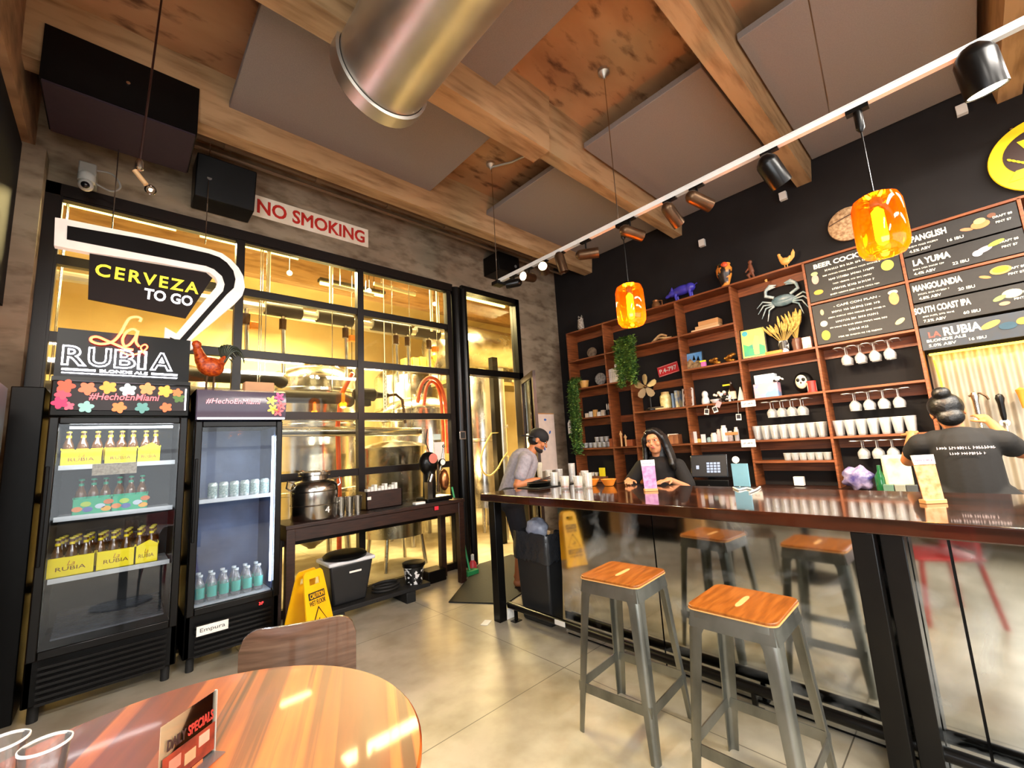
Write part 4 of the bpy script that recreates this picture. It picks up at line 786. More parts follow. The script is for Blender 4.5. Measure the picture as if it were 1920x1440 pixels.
# ---- wet floor signs
def wet_sign(loc, rz, label):
    t = thing('wet_floor_sign', label, 'floor sign', loc, rz); YEL = mat('yellow_sign_plastic', 'f4b808', .35, scale=5, col2='eca804')
    for s in (-1, 1):
        f = thing('panel', None, None); f.parent = t; f.location = (0, s*.03, .62); f.rotation_euler = (R(-13)*-s, 0, 0)
        b = B(); o = [(-.135, -.62), (.135, -.62), (.085, -.02), (.065, 0), (-.065, 0), (-.085, -.02)]; hpts = [(-.045, -.1), (.045, -.1), (.045, -.06), (-.045, -.06)]
        b.prism([(-.135, -.62), (.135, -.62), (.092, -.1), (-.092, -.1)], -.006, .006); b.prism([(-.092, -.1), (-.045, -.1), (-.045, -.055), (-.087, -.05)], -.006, .006); b.prism([(.092, -.1), (.045, -.1), (.045, -.055), (.087, -.05)], -.006, .006); b.prism([(-.088, -.055), (.088, -.055), (.082, -.02), (.065, 0), (-.065, 0), (-.082, -.02)], -.006, .006)
        q = b.build('sheet', YEL, t); q.location = f.location; q.rotation_euler = f.rotation_euler
        bpy.data.objects.remove(f)
        if s < 0:
            BK = col('2a1a08'); B().box(-.07, -.009, -.2, .07, -.007, -.15).build('caution_band', BK, q)
            txt('CAUTION', 0, -.175, .12, .034, YEL, q, y=-.0105, bold=.02); txt('WET FLOOR', 0, -.225, .14, .034, BK, q, y=-.0075, bold=.015)
            tr = [(0, -.26), (.085, -.405), (-.085, -.405)]; ti = [(0, -.285), (.064, -.394), (-.064, -.394)]
            B().tube([(a, -.008, c) for a, c in tr], .006, 6, closed=True).build('triangle', BK, q); txt('K', 0, -.36, .045, .05, BK, q, y=-.0075, rot=.5, name='falling_figure')
            B().box(-.09, -.009, -.48, .09, -.007, -.43).build('caution_band', BK, q); txt('CUIDADO', 0, -.455, .15, .034, YEL, q, y=-.0105, bold=.02); txt('PISO MOJADO', 0, -.51, .17, .03, BK, q, y=-.0075, bold=.015)
    return t
wet_sign((1.12, 3.56, 0), R(22), 'yellow folding wet floor sign standing between the coolers and the walnut chair back')
# ============================================================ THE BAR
t = thing('bar_counter', 'long glossy dark plank bar counter on black steel legs with a polished steel front', 'bar counter', (0, 0, 0))
B().box(2.42, -2.2, .985, 3.46, 3.1, 1.05).build('countertop', M_bar, t, bevel=.006)
for y in (2.92, .37, -1.6): B().box(2.43, y, 0, 2.51, y+.08, .985).build('leg', M_blk, t, bevel=.003)
B().box(2.50, .28, 0, 2.6, .36, .985).build('leg', M_blk, t, bevel=.003)
b = B().tube([(2.55, -1.55, .11), (2.55, 2.93, .11)], .027, 14)
for y in (2.85, 1.0, -.6): b.box(2.54, y-.012, 0, 2.56, y+.012, .1).box(2.51, y-.03, 0, 2.59, y+.03, .006)
b.build('foot_rail', M_blk, t)
B().box(2.518, 2.28, .1, 2.523, 2.38, .135).build('rail_label', M_paper, t)
B().box(2.64, -2.2, 0, 3.36, 2.36, .985).build('cabinet', M_blkm, t)
for y0, y1 in ((-2.2, -1.05), (-1.04, .145), (.155, 1.53), (1.54, 2.36)): B().box(2.622, y0, .02, 2.64, y1, .98).build('steel_panel', M_mir, t)
# back counter under the shelves
t = thing('back_counter', 'low dark work counter behind the bar under the wooden shelves', 'counter', (0, 0, 0))
B().box(4.82, -2.2, .82, 5.44, 4.2, .86).build('worktop', M_dwood, t, bevel=.004); B().box(4.86, -2.2, 0, 5.44, 4.18, .82).build('cabinet', M_blkm, t)
for k in range(6): B().box(4.845, -2.1+k*1.05, .06, 4.86, -1.1+k*1.05, .8).build('door', M_blk, t, bevel=.004)

# ---- stools
def stool(label, loc, rz):
    t = thing('bar_stool', label, 'stool', loc, rz, 'gunmetal bar stools with orange wood seats'); hs = .155; hf = .215; Z = .735
    b = B(); n = 6; pts = []
    for cx, cy, a0 in ((1, 1, 0), (-1, 1, 90), (-1, -1, 180), (1, -1, 270)):
        for k in range(n): a = R(a0+90*k/(n-1)); pts.append((cx*(hs-.02)+.035*math.cos(a), cy*(hs-.02)+.035*math.sin(a)))
    B().prism(pts, Z, Z+.012, 'xy').build('seat', M_seat, t, bevel=.003)
    B().prism([(x*1.01, y*1.01) for x, y in pts], Z-.004, Z+.001, 'xy').build('seat_edge', M_ply, t)
    B().prism([(.045*math.cos(a)+(.03 if abs(math.cos(a)) > 0 and math.cos(a) > 0 else -.03), .012*math.sin(a)) for a in [2*PI*k/16 for k in range(16)]], Z+.0115, Z+.0128, 'xy').build('hand_slot', col('d8a468', .5), t)
    # apron
    b = B()
    for s in (-1, 1):
        b.hexa([(-hs-.006, s*hs-.003+s*.012, Z-.07), (hs+.006, s*hs-.003+s*.012, Z-.07), (hs+.006, s*hs+.003+s*.012, Z-.07), (-hs-.006, s*hs+.003+s*.012, Z-.07)], [(-hs, s*hs-.003, Z-.002), (hs, s*hs-.003, Z-.002), (hs, s*hs+.003, Z-.002), (-hs, s*hs+.003, Z-.002)])
        b.hexa([(s*hs-.003+s*.012, -hs-.006, Z-.07), (s*hs+.003+s*.012, -hs-.006, Z-.07), (s*hs+.003+s*.012, hs+.006, Z-.07), (s*hs-.003+s*.012, hs+.006, Z-.07)], [(s*hs-.003, -hs, Z-.002), (s*hs+.003, -hs, Z-.002), (s*hs+.003, hs, Z-.002), (s*hs-.003, hs, Z-.002)])
    b.build('apron', M_gun, t)
    for sx in (-1, 1):
        for sy in (-1, 1):   # folded sheet legs: rounded outside corner, open inside
            def sec(c, w, z, r=.022):
                P = []
                P.append((c-w, c+.0)); P += [(c-r+r*math.cos(R(90-a)), c-r+r*math.sin(R(90-a))) for a in (0, 22, 45, 67, 90)]; P.append((c, c-w))
                th = .005; Q = [(c-w, c-th)]+[(c-r+(r-th)*math.cos(R(90-a)), c-r+(r-th)*math.sin(R(90-a))) for a in (0, 22, 45, 67, 90)]+[(c-th, c-w)]
                return [(x*sx, y*sy, z) for x, y in P+Q[::-1]]
            B().rings([sec(hs+.004, .085, Z-.003), sec(hs+.017, .058, Z-.09), sec(hf-.012, .045, .2), sec(hf, .035, 0)]).build('leg', M_gun, t)
    zc = .21; hh = hf-.018; b = B()
    for s in (-1, 1): b.bar((-hh, s*hh, zc), (hh, s*hh, zc), .006, .045).bar((s*hh, -hh, zc), (s*hh, hh, zc), .006, .045)
    b.build('stretcher', M_gun, t); return t
def mid(*p): return sum((Vector(q) for q in p), Vector())/len(p)
s1 = stool('left one of the two gunmetal bar stools with orange wood seats', (2.04, 1.40, 0), R(4))
s2 = dup(s1, (1.98, .775, 0), R(1), 'right, nearer one of the two gunmetal bar stools with orange wood seats')
# red armless chairs and a dark bench across the room (seen in the steel front)
def red_chair(label, loc, rz):
    t = thing('red_chair', label, 'chair', loc, rz, 'red metal chairs reflected in the steel bar front'); RD = col('a81018', .35, .2)
    B().box(-.2, -.2, .44, .2, .2, .465).build('seat', RD, t, bevel=.01); B().box(-.19, .16, .5, .19, .18, .85).build('backrest', RD, t, bevel=.01)
    for sx in (-1, 1):
        for sy in (-1, 1): B().cyl((sx*.17, sy*.17, .44), (sx*.22, sy*.22, 0), .016).build('leg', RD, t)
        B().box(sx*.19-.01, .15, .46, sx*.19+.01, .18, .85).build('post', RD, t)
    return t
r1 = red_chair('red metal chair beside the camera, mirrored in the steel bar front', (.60, .36, 0), 2.6)
t = thing('dark_bench', 'dark bench under the street windows behind the camera', 'bench', (0, 0, 0)); B().box(-1.9, -2.6, .4, -1.4, .4, .46).build('seat', M_blkm, t); B().box(-1.9, -2.6, .46, -1.82, .4, .8).build('backrest', M_blkm, t)
for y in (-2.5, -1.1, .3): B().box(-1.85, y, 0, -1.45, y+.06, .4).build('leg', M_blkm, t)

# ---- near table with chair, menu stand and cups
t = thing('round_table', 'round oiled acacia wood table in the foreground at the lower left', 'table', (.125, 1.31, 0), R(66))
B().lathe([(.02, .725), (.532, .725), (.542, .732), (.542, .745), (.537, .75), (.02, .75)], n=96).build('tabletop', M_tab, t, smooth=30)
B().lathe([(.04, .02), (.035, .7), (.12, .725)], n=24).build('pedestal', M_blk, t); B().lathe([(.02, 0), (.26, 0), (.26, .012), (.05, .03), (.02, .03)], n=40).build('base', M_blk, t)
def cup(label, loc, sc=1):
    c = thing('plastic_cup', label, 'cup', loc, 0, 'clear plastic cups on the round table'); B().lathe([(.005, 0), (.03, .001), (.041, .11), (.043, .112), (.039, .11), (.029, .004), (.005, .003)], n=28, cap=False).build('cup', G_cup, c); B().lathe([(.041, .109), (.044, .111), (.044, .115), (.041, .116)], n=28, cap=False).build('rim', col('f0ece8', .2), c)
    B().lathe([(.005, .004), (.029, .005), (.033, .04), (.005, .041)], n=24).build('drink', mat('amber_drink', 'c87a3c', .1), c); c.scale = (sc,)*3; return c
cup('clear plastic cup nearest the lower left corner, showing its oval rim', at(85, 1398, 'z', .86)-Vector((0, 0, .11)))
cup('clear plastic cup cut off by the left edge of the picture', at(5, 1385, 'z', .87)-Vector((0, 0, .12)))
p0 = at(296, 1395, 'z', .84); p1 = at(403, 1320, 'z', .88)
t = thing('menu_stand', 'clear upright stand holding a DAILY SPECIALS card on the round table', 'menu stand', (0, 0, 0))
A_ = Vector((.065, 1.165, .75)); Bv = Vector((.185, 1.07+.02, .75)); 
def menu_stand(loc, rz, w, h):
    t.location = loc; t.rotation_euler = (0, 0, rz)
    B().box(-w/2, -.001, .01, w/2, .001, h).build('card', mat('cream_card', 'e2cbb0', .5), t)
    B().box(-w/2-.003, -.004, 0, w/2+.003, -.002, h+.003).build('clear_front', G_pane, t); B().box(w/2, -.004, 0, w/2+.003, .002, h+.003).build('clear_edge', M_white, t); B().box(-w/2, -.035, 0, w/2, .035, .003).build('foot', G_plast, t)
    txt('DAILY', -w*.25, h-.045, w*.32, .022, col('3a2420'), t, y=-.006, bold=.02); txt('SPECIALS', w*.19, h-.045, w*.48, .022, col('b03428'), t, y=-.006, bold=.02)
    B().box(-w/2+.004, -.006, .01, w/2-.004, -.0045, h-.066).build('photo_area', mat('food_photo_print', '9c3a22', .5, scale=18, col2='4a1c12'), t)
    for i, (x, z, c_) in enumerate(((-.038, h-.09, 'c07860'), (0, h-.1, 'b89068'), (.036, h-.085, 'd89a80'), (-.03, h-.13, 'd8a060'), (.02, h-.14, 'c86a3c'))): B().box(x-.014, -.0075, z-.012, x+.014, -.0062, z+.012).build('picture', mat('print_'+c_, c_, .5, scale=40), t)
la = at(300, 1390, 'z', .86); lb = at(403, 1318, 'z', .86)
ctr = (la+lb)/2; menu_stand(Vector((ctr.x, ctr.y, .75)), math.atan2(lb.y-la.y, lb.x-la.x), (lb-la).length, .137) if (lb-la).length < .3 else None
# chair with a curved walnut backrest
t = thing('walnut_chair', 'curved walnut veneer chair back standing behind the round table', 'chair', (.565, 1.90, 0), R(-24))
rs = []
hw = .205
b = B(); rows = []
def prof_back(u):   # outline: rounded top corners
    x = -hw+2*hw*u; e = min(u, 1-u)*2*hw; r = .075
    top = .828-(r-math.sqrt(max(r*r-(r-min(e, r))**2, 0))); return x, top
N_ = 28
F_, K_ = [], []
for i in range(N_+1):
    x, top = prof_back(i/N_); yy = -.045*math.cos(x/hw*1.2)+.0
    F_.append([(x, yy, .54), (x, yy, (.54+top)/2), (x, yy, top)]); K_.append([(x, yy+.014, .54), (x, yy+.014, (.54+top)/2), (x, yy+.014, top)])
vs = [p for c in F_ for p in c]+[p for c in K_ for p in c]; o = (N_+1)*3; fs = []
for i in range(N_):
    for j in range(2): a = i*3+j; fs += [(a, a+3, a+4, a+1), (o+a, o+a+1, o+a+4, o+a+3)]
    fs += [(i*3+2, i*3+5, o+i*3+5, o+i*3+2), (i*3, o+i*3, o+i*3+3, i*3+3)]
fs += [(0, 1, o+1, o), (1, 2, o+2, o+1), (N_*3, o+N_*3, o+N_*3+1, N_*3+1), (N_*3+1, o+N_*3+1, o+N_*3+2, N_*3+2)]
b.add(vs, fs); b.build('backrest', M_chair, t, smooth=50)
B().box(-.2, -.42, .44, .2, -.02, .458).build('seat', M_chair, t, bevel=.01)
for s in (-1, 1):
    B().tube([(s*.17, .0, 0), (s*.16, -.03, .44), (s*.14, -.015, .66)], .011).build('leg', M_blk, t); B().tube([(s*.17, -.42, 0), (s*.16, -.4, .44)], .011).build('leg', M_blk, t)

# ---- trash bin with bag
t = thing('trash_bin', 'slim black trash bin with a dark bag folded over its rim', 'trash bin', (2.70, 2.68, 0))
B().taper(-.10, -.19, .10, .19, 0, .60, .025).build('bin', mat('black_bin_plastic', '1f2022', .4), t, bevel=.02)
b = B(); rs = []; random.seed(5); n = 40
for z, g in ((.58, .012), (.50, .018), (.56, .022), (.68, .018), (.72, .012), (.715, -.004), (.66, -.012)):
    ring = []
    for k in range(n):
        a = 2*PI*k/n; cx, sy = math.cos(a), math.sin(a); m_ = max(abs(cx)/(.10+g), abs(sy)/(.19+g)); rr = 1/m_; ring.append((cx*rr*.98, sy*rr*.98, z+random.uniform(-.012, .012)))
    rs.append(ring)
b.rings(rs, cap=False).build('bin_bag', mat('shiny_black_bag', '26282c', .25, scale=16, bump=.8), t, smooth=80)
b = B(); b.ell((0, 0, .74), (.085, .11, .09), 20, 14); o = b.build('crumpled_bag', mat('pale_crumpled_plastic', '9ea4b4', .35, scale=14, bump=1, col2='7c8294'), t)
for v in o.data.vertices: v.co += Vector((math.sin(v.co.y*90), math.sin(v.co.z*80), math.sin(v.co.x*85)))*.008
B().box(-.08, .02, .70, .03, .15, .735).build('food_box', col('c8a070', .6), t).rotation_euler = (.2, .1, .3)
B().box(-.05, -.03, 0, .05, .03, .004).build('paper_scrap', M_paper, label='white paper scrap on the floor by the left bar leg', cat='paper', loc=(2.36, 3.02, .001), rz=.5)
b = B(); b.add([(-.04, 0, 0), (.05, 0, 0), (.04, .02, .09), (-.01, .03, .07), (-.04, .006, 0), (.05, .006, 0), (.04, .026, .09), (-.01, .036, .07)], [(0,1,2,3),(7,6,5,4),(0,4,5,1),(1,5,6,2),(2,6,7,3),(3,7,4,0)]); b.build('folded_card', M_paper, label='folded white card standing against the trash bin', cat='paper', loc=(2.56, 2.93, .0))

# ============================================================ ON THE BAR
BT = 1.05
B().box(2.72, 2.52, BT, 3.42, 3.05, BT+.008).build('bar_mat', M_rub, label='black rubber service mat at the left end of the bar', cat='mat', bevel=.003) if 0 else B().box(2.85, 2.78, BT, 3.42, 3.07, BT+.008).build('bar_mat', M_rub, label='black rubber service mat at the left end of the bar', cat='mat', bevel=.003)
t = thing('black_tray', 'stack of black trays and tongs on the service mat', 'trays', (3.0, 2.92, BT+.008))
for k in range(4): B().lathe([(.01, .008*k), (.09, .008*k), (.115, .008*k+.014), (.112, .008*k+.016), (.088, .008*k+.004), (.01, .008*k+.004)], n=28).build('tray', M_blkm, t)
B().bar((-.05, 0, .05), (.18, -.06, .07), .02, .006).bar((-.05, .02, .05), (.18, -.03, .085), .02, .006).build('tongs', col('1a1a1c', .3, .5), t)
M_liq = mat('pale_amber_liquid', 'b4683c', .15)
def tumbler(h, r, fill, nm='drinking_glass'):
    t = thing(nm, 'g', 'glass', (0, -20, 0)); B().lathe([(.004, 0), (r*.82, .001), (r*.86, .012), (r, h), (r-.003, h), (r*.84, .014), (.004, .012)], n=24, cap=False).build('glass', G_ware, t)
    B().lathe([(r-.003, h-.002), (r+.0005, h+.001), (r+.0005, h+.002), (r-.003, h+.002)], n=24, cap=False).build('rim', col('f4f4f2', .1, spec=.8), t)
    if fill: B().lathe([(.004, .013), (r*.83, .014), (r*.86, fill), (.004, fill)], n=20).build('drink', M_liq, t)
    return t
ta = tumbler(.13, .038, .0); tb = tumbler(.11, .042, .03, 'short_glass'); tc = tumbler(.19, .035, 0, 'tall_glass')
for i, (px, py, pr, lb) in enumerate(((1013, 897, tc, 'tall clear glass standing at the left of the glass cluster'), (1040, 912, ta, 'clear glass at the front left of the cluster'), (1060, 917, tb, 'short glass with a little drink, front left'), (1085, 917, tb, 'short glass with a little drink, front right'), (1104, 915, ta, 'clear glass at the front right of the cluster'),
        (1050, 903, ta, 'clear glass behind the front left glasses'), (1074, 904, tc, 'tallest clear glass in the middle of the cluster'), (1098, 909, ta, 'clear glass at the back right of the cluster'), (1030, 900, tb, 'short glass at the back left beside the trays'))):
    place_first(pr, U, at(px, py, 'z', BT), lb, 'glasses clustered on the left end of the bar')
def flyer(label, loc, c1, c2):
    t = thing('table_tent', label, 'menu card', loc, R(-47), 'upright drink menus on the bar')
    B().box(-.05, -.012, 0, .05, .03, .02).build('block', mat('pale_wood_block', 'e0a468', .5), t, bevel=.003); B().hexa([(-.048, 0, .02), (.048, 0, .02), (.048, .004, .02), (-.048, .004, .02)], [(-.052, .02, .235), (.052, .02, .235), (.052, .024, .235), (-.052, .024, .235)]).build('card', mat('menu_print_'+c1, c1, .5, scale=30, col2=c2), t)
    B().hexa([(-.051, .0125, .19), (.051, .0125, .19), (.051, .0165, .19), (-.051, .0165, .19)], [(-.053, .0175, .236), (.053, .0175, .236), (.053, .025, .236), (-.053, .025, .236)]).build('heading_band', M_paper, t)
    scribble(t, 0, .21, .08, .014, col('a87090'), y=.0125, seed=3)
    return t
flyer('pink printed drink menu in a wooden block on the bar before the long-haired person', at(1221, 921, 'z', BT), 'a8649c', 'c898b8')
flyer('orange printed drink menu in a wooden block on the right of the bar', at(1753, 944, 'z', BT), 'c87840', 'd8a878')

# ============================================================ PEOPLE
M_skin = mat('skin_light', 'c48a64', .5, scale=6, col2='ba7e58'); M_skin2 = mat('skin_warm', 'b87448', .5, scale=6, col2='ac6a40'); M_hair = mat('black_hair', '060505', .4, scale=60, bump=.4); M_tee = mat('black_cotton', '070607', .85, scale=40, bump=.1)
def hand(b, wrist, d, up, s=1, curl=.5):
    """palm, four separate bent fingers and a side thumb"""
    w = Vector(wrist); d = Vector(d).normalized(); up = Vector(up); up = (up-d*up.dot(d)).normalized(); r = d.cross(up)
    pc = w+d*.045*s; b.cap(w, w+d*.03*s, .022*s, .026*s)
    for k in range(4): b.cap(w+d*.02*s+r*(k-1.5)*.012*s, w+d*.082*s+r*(k-1.5)*.0195*s, .0115*s, .0105*s, 8)
    for k, L in enumerate((.062, .072, .067, .052)):
        p = w+d*.085*s+r*(k-1.5)*.0195*s; q = p+(d*math.cos(curl*.5)-up*math.sin(curl*.5))*L*.45*s; e = q+(d*math.cos(curl*1.3)-up*math.sin(curl*1.3))*L*.5*s; b.cap(p, q, .0092*s, .0085*s, 8); b.cap(q, e, .0085*s, .0072*s, 8)
    p = w+d*.02*s-r*.026*s; q = p+(d*.5-r*.75-up*.2).normalized()*.04*s; e = q+(d*.85-r*.2-up*.35).normalized()*.032*s; b.cap(p, q, .012*s, .010*s, 8); b.cap(q, e, .010*s, .0085*s, 8)
def head(b, c, rot, s=1):
    """skull, jaw, nose, brow, lips and ears; c is the middle of the head, face towards -y"""
    c = Vector(c); T = lambda x, y, z: c+rot @ (Vector((x, y, z))*s)
    b.ell(T(0, .01, .03), (.076*s, .094*s, .088*s), 20, 14, rot); b.ell(T(0, -.018, -.045), (.056*s, .066*s, .07*s), 18, 12, rot); b.ell(T(0, -.05, -.088), (.026*s, .024*s, .02*s), 12, 8, rot)
    b.cap(T(0, -.088, .012), T(0, -.104, -.022), .0085*s, .013*s, 10); b.ell(T(0, -.079, .03), (.05*s, .016*s, .012*s), 12, 8, rot); b.ell(T(0, -.082, -.05), (.021*s, .011*s, .009*s), 12, 8, rot)
    for sx in (-1, 1): b.ell(T(sx*.04, -.06, -.022), (.024*s, .022*s, .024*s), 12, 8, rot); b.ell(T(sx*.076, .012, .0), (.009*s, .02*s, .031*s), 10, 8, rot)
    return T
def face(T, rot, par, s=1, lip='b05a50'):
    for sx in (-1, 1):
        e = B().ell(T(sx*.031, -.073, .012), (.013*s, .009*s, .006*s), 12, 8, rot); e.build('eye', col('efe8e0', .2), par)
        B().ell(T(sx*.031, -.081, .012), (.0058*s, .004*s, .0058*s), 10, 6, rot).build('iris', col('1c0f0a', .1), par)
        B().tube([T(sx*.05, -.073, .028), T(sx*.032, -.085, .036), (T(sx*.014, -.088, .03))], [.0015*s, .0032*s, .002*s], 6).build('eyebrow', M_hair, par)
    B().ell(T(0, -.092, -.046), (.021*s, .005*s, .0036*s), 12, 6, rot).ell(T(0, -.0905, -.054), (.017*s, .005*s, .0042*s), 12, 6, rot).build('lips', col(lip, .4), par)
# -- woman behind the bar, facing the room
t = thing('person', 'person with long black hair and black T-shirt leaning on the bar', 'person', (3.80, 2.08, 0), R(-78))
rot = Matrix.Rotation(R(-6), 3, 'Y') @ Matrix.Rotation(R(2), 3, 'X')
b = B(); T = head(b, (0, -.09, 1.42), rot, 1.0); b.cap((0, -.03, 1.22), (0, -.065, 1.34), .05, .047)
SH = [(-.17, -.01, 1.185), (.17, -.01, 1.185)]; EL = [(-.30, -.10, 1.0), (.27, -.08, .98)]; WR = [(-.21, -.30, 1.085), (.17, -.31, 1.085)]
for s_, e_, w_ in zip(SH, EL, WR): b.cap(s_, e_, .046, .036); b.cap(e_, w_, .038, .024)
b.cap((0, .03, .95), (0, 0, 1.17), .12, .13); b.cap((-.07, .04, .86), (.07, .04, .86), .13)
for s in (-1, 1): b.cap((s*.09, .04, .84), (s*.1, .03, .46), .085, .055); b.cap((s*.1, .03, .46), (s*.1, .05, .07), .052, .035); b.cap((s*.1, .05, .045), (s*.11, -.1, .03), .038, .03)
hand(b, WR[0], (.35, -.9, -.02), (0, 0, 1), curl=.35); hand(b, WR[1], (-.55, -.8, -.02), (0, 0, 1), curl=.35)
b.build('body', M_skin, t, remesh=.006, sm=3); face(T, rot, t, lip='c05a58')
b = B(); b.cap((0, .03, .9), (0, 0, 1.175), .145, .142); b.cap((-.09, .0, 1.19), (.09, .0, 1.19), .088)
for s_, e_ in zip(SH, EL): m_ = Vector(s_).lerp(Vector(e_), .8); b.cap(s_, m_, .068, .066)
b.build('tshirt', M_tee, t, remesh=.01, sm=3)
b = B(); b.cap((-.08, .04, .86), (.08, .04, .86), .145)
for s in (-1, 1): b.cap((s*.09, .04, .84), (s*.1, .03, .46), .1, .075); b.cap((s*.1, .03, .46), (s*.1, .05, .1), .075, .06)
b.build('trousers', mat('dark_denim', '1a1c24', .8, scale=40), t, remesh=.012, sm=2)
b = B(); c = Vector((0, -.09, 1.42)); b.ell(T(0, .028, .042), (.09, .1, .09), 20, 14, rot); b.ell(T(0, -.03, .095), (.06, .055, .035), 16, 10, rot)
for s in (-1, 1):
    for k in range(7):
        p0 = T(s*.02, -.07+.14*k/7, .112); p1 = T(s*.082, -.045+.13*k/7, .035); p2 = T(s*.098, -.015+.11*k/7, -.06); p3 = T(s*.115, -.02+.11*k/7, -.16); p4 = T(s*.125, -.05+.12*k/7, -.25-.02*(k % 3))
        b.tube(smooth_pts([p0, p1, p2, p3, p4], 4), [.016]*4+[.024]*4+[.027]*4+[.027]*4+[.01], 8)
b.cap(T(0, .08, .0), T(0, .1, -.22), .09, .1); b.build('hair', M_hair, t, remesh=.009, sm=2)
B().tube([T(-.06, -.05, .095), T(-.04, -.075, .085)], .006, 8).build('hair_clip', col('e8d8c8', .3), t)
# -- man in profile at the left end of the bar
t = thing('person', 'person in a grey T-shirt and backward black cap bending forward', 'person', (3.26, 3.50, 0), R(47))
rot = Matrix.Rotation(R(28), 3, 'X')
b = B(); T = head(b, (0, -.26, 1.50), rot, 1.06); b.cap((0, -.15, 1.35), (0, -.22, 1.44), .058, .052)
SH = [(-.19, -.10, 1.30), (.19, -.12, 1.30)]; EL = [(-.25, .0, 1.05), (.26, -.1, 1.04)]; WR = [(-.2, -.2, 1.09), (.18, -.30, 1.0)]
for s_, e_, w_ in zip(SH, EL, WR): b.cap(s_, e_, .056, .043); b.cap(e_, w_, .045, .028)
b.cap((0, .06, .92), (0, -.08, 1.26), .14, .15); b.cap((-.08, .07, .9), (.08, .07, .9), .14)
for s in (-1, 1): b.cap((s*.1, .06, .88), (s*.11, .0, .48), .095, .06); b.cap((s*.11, .0, .48), (s*.11, .05, .08), .06, .04); b.cap((s*.11, .06, .05), (s*.12, -.11, .035), .042, .034)
hand(b, WR[0], (.4, -.8, -.1), (0, 0, 1), 1.05); hand(b, WR[1], (-.2, -.9, -.1), (0, 0, 1), 1.05)
b.build('body', M_skin2, t, remesh=.006, sm=3); face(T, rot, t, 1.06, 'a05a48')
b = B(); b.cap((0, .06, .93), (0, -.08, 1.265), .165, .168); b.cap((-.12, -.1, 1.30), (.12, -.1, 1.30), .092)
for s_, e_ in zip(SH, EL): m_ = Vector(s_).lerp(Vector(e_), .62); b.cap(s_, m_, .075, .072)
b.build('tshirt', mat('heather_grey_cotton', '9a969e', .9, scale=30, col2='86828a', bump=.1), t, remesh=.01, sm=3)
b = B(); b.cap((-.08, .07, .89), (.08, .07, .89), .155)
for s in (-1, 1): b.cap((s*.1, .06, .86), (s*.11, .0, .5), .112, .09)
b.build('shorts', mat('navy_cotton', '23252f', .85, scale=40), t, remesh=.012, sm=2)
b = B(); b.ell(T(0, -.018, -.078), (.058, .066, .04), 18, 12, rot); b.ell(T(0, -.062, -.088), (.032, .034, .028), 12, 8, rot)
b.build('beard', mat('dark_beard', '1c120e', .7, scale=80, bump=.5), t, remesh=.006, sm=1)
b = B(); b.ell(T(0, .04, -.015), (.082, .075, .06), 18, 12, rot); b.build('hair', M_hair, t)
b = B(); b.ell(T(0, .008, .05), (.092, .112, .088), 24, 14, rot)
b.rings([[T(x*w_, .10+dy, .0+dz) for x in (-1, -.5, 0, .5, 1)]+[T(x*w_, .10+dy, .014+dz) for x in (1, .5, 0, -.5, -1)] for w_, dy, dz in ((.08, -.04, .01), (.08, .03, -.012), (.066, .075, -.03), (.035, .095, -.038))])
b.build('cap', mat('black_cap_cotton', '121113', .8, scale=50), t, smooth=60)
txt('S', 0, 0, .045, .05, col('e0a060'), t, name='cap_emblem').location = T(.075, -.05, .075)
# -- barista with her back to the camera
t = thing('person', 'person with a dark hair bun and black T-shirt seen from behind', 'person', (4.08, .08, 0), R(90+6))
rot = Matrix.Rotation(R(10), 3, 'X') @ Matrix.Rotation(R(8), 3, 'Y')
b = B(); T = head(b, (.03, -.06, 1.50), rot, 1.04); b.cap((0, -.01, 1.33), (.02, -.03, 1.43), .052, .05)
SH = [(-.18, .0, 1.30), (.19, .0, 1.30)]; EL = [(-.28, -.22, 1.22), (.27, -.2, 1.18)]; WR = [(-.2, -.42, 1.42), (.22, -.4, 1.36)]
for s_, e_, w_ in zip(SH, EL, WR): b.cap(s_, e_, .055, .042); b.cap(e_, w_, .043, .026)
b.cap((0, .02, .92), (0, 0, 1.24), .14, .15); b.cap((-.08, .03, .86), (.08, .03, .86), .14)
for s in (-1, 1): b.cap((s*.1, .03, .84), (s*.1, .03, .46), .09, .058); b.cap((s*.1, .03, .46), (s*.1, .05, .07), .055, .037); b.cap((s*.1, .05, .045), (s*.11, -.1, .03), .04, .032)
hand(b, WR[0], (.3, -.7, .5), (0, 0, 1)); hand(b, WR[1], (-.1, -.9, .2), (0, 0, 1))
b.build('body', M_skin2, t, remesh=.006, sm=3); face(T, rot, t, 1.04)
b = B(); b.cap((0, .02, .88), (0, 0, 1.245), .175, .166); b.cap((-.11, .0, 1.305), (.11, .0, 1.305), .088); b.cap((-.07, .02, .9), (.09, .02, .9), .17)
for s_, e_ in zip(SH, EL): m_ = Vector(s_).lerp(Vector(e_), .45); b.cap(s_, m_, .073, .07)
b.build('tshirt', M_tee, t, remesh=.01, sm=3)
b = B(); b.cap((-.08, .03, .86), (.08, .03, .86), .155)
for s in (-1, 1): b.cap((s*.1, .03, .84), (s*.1, .03, .46), .105, .08); b.cap((s*.1, .03, .46), (s*.1, .05, .1), .08, .06)
b.build('trousers', mat('dark_denim', '1a1c24', .8), t, remesh=.012, sm=2)
b = B(); b.ell(T(0, .025, .04), (.092, .1, .095), 20, 14, rot); b.ell(T(0, .09, .115), (.05, .05, .045), 16, 10, rot); b.ell(T(.0, .07, -.04), (.07, .05, .06), 14, 10, rot)
b.build('hair', M_hair, t, remesh=.008, sm=2)
q = thing('x', None, None)
bpy.data.objects.remove(q)
o = scribble(t, 0, 0, .26, .022, col('e8dce0'), seed=4, name='shirt_print'); o.location = (0.0, .168, 1.275); o.rotation_euler = (R(12), 0, PI)
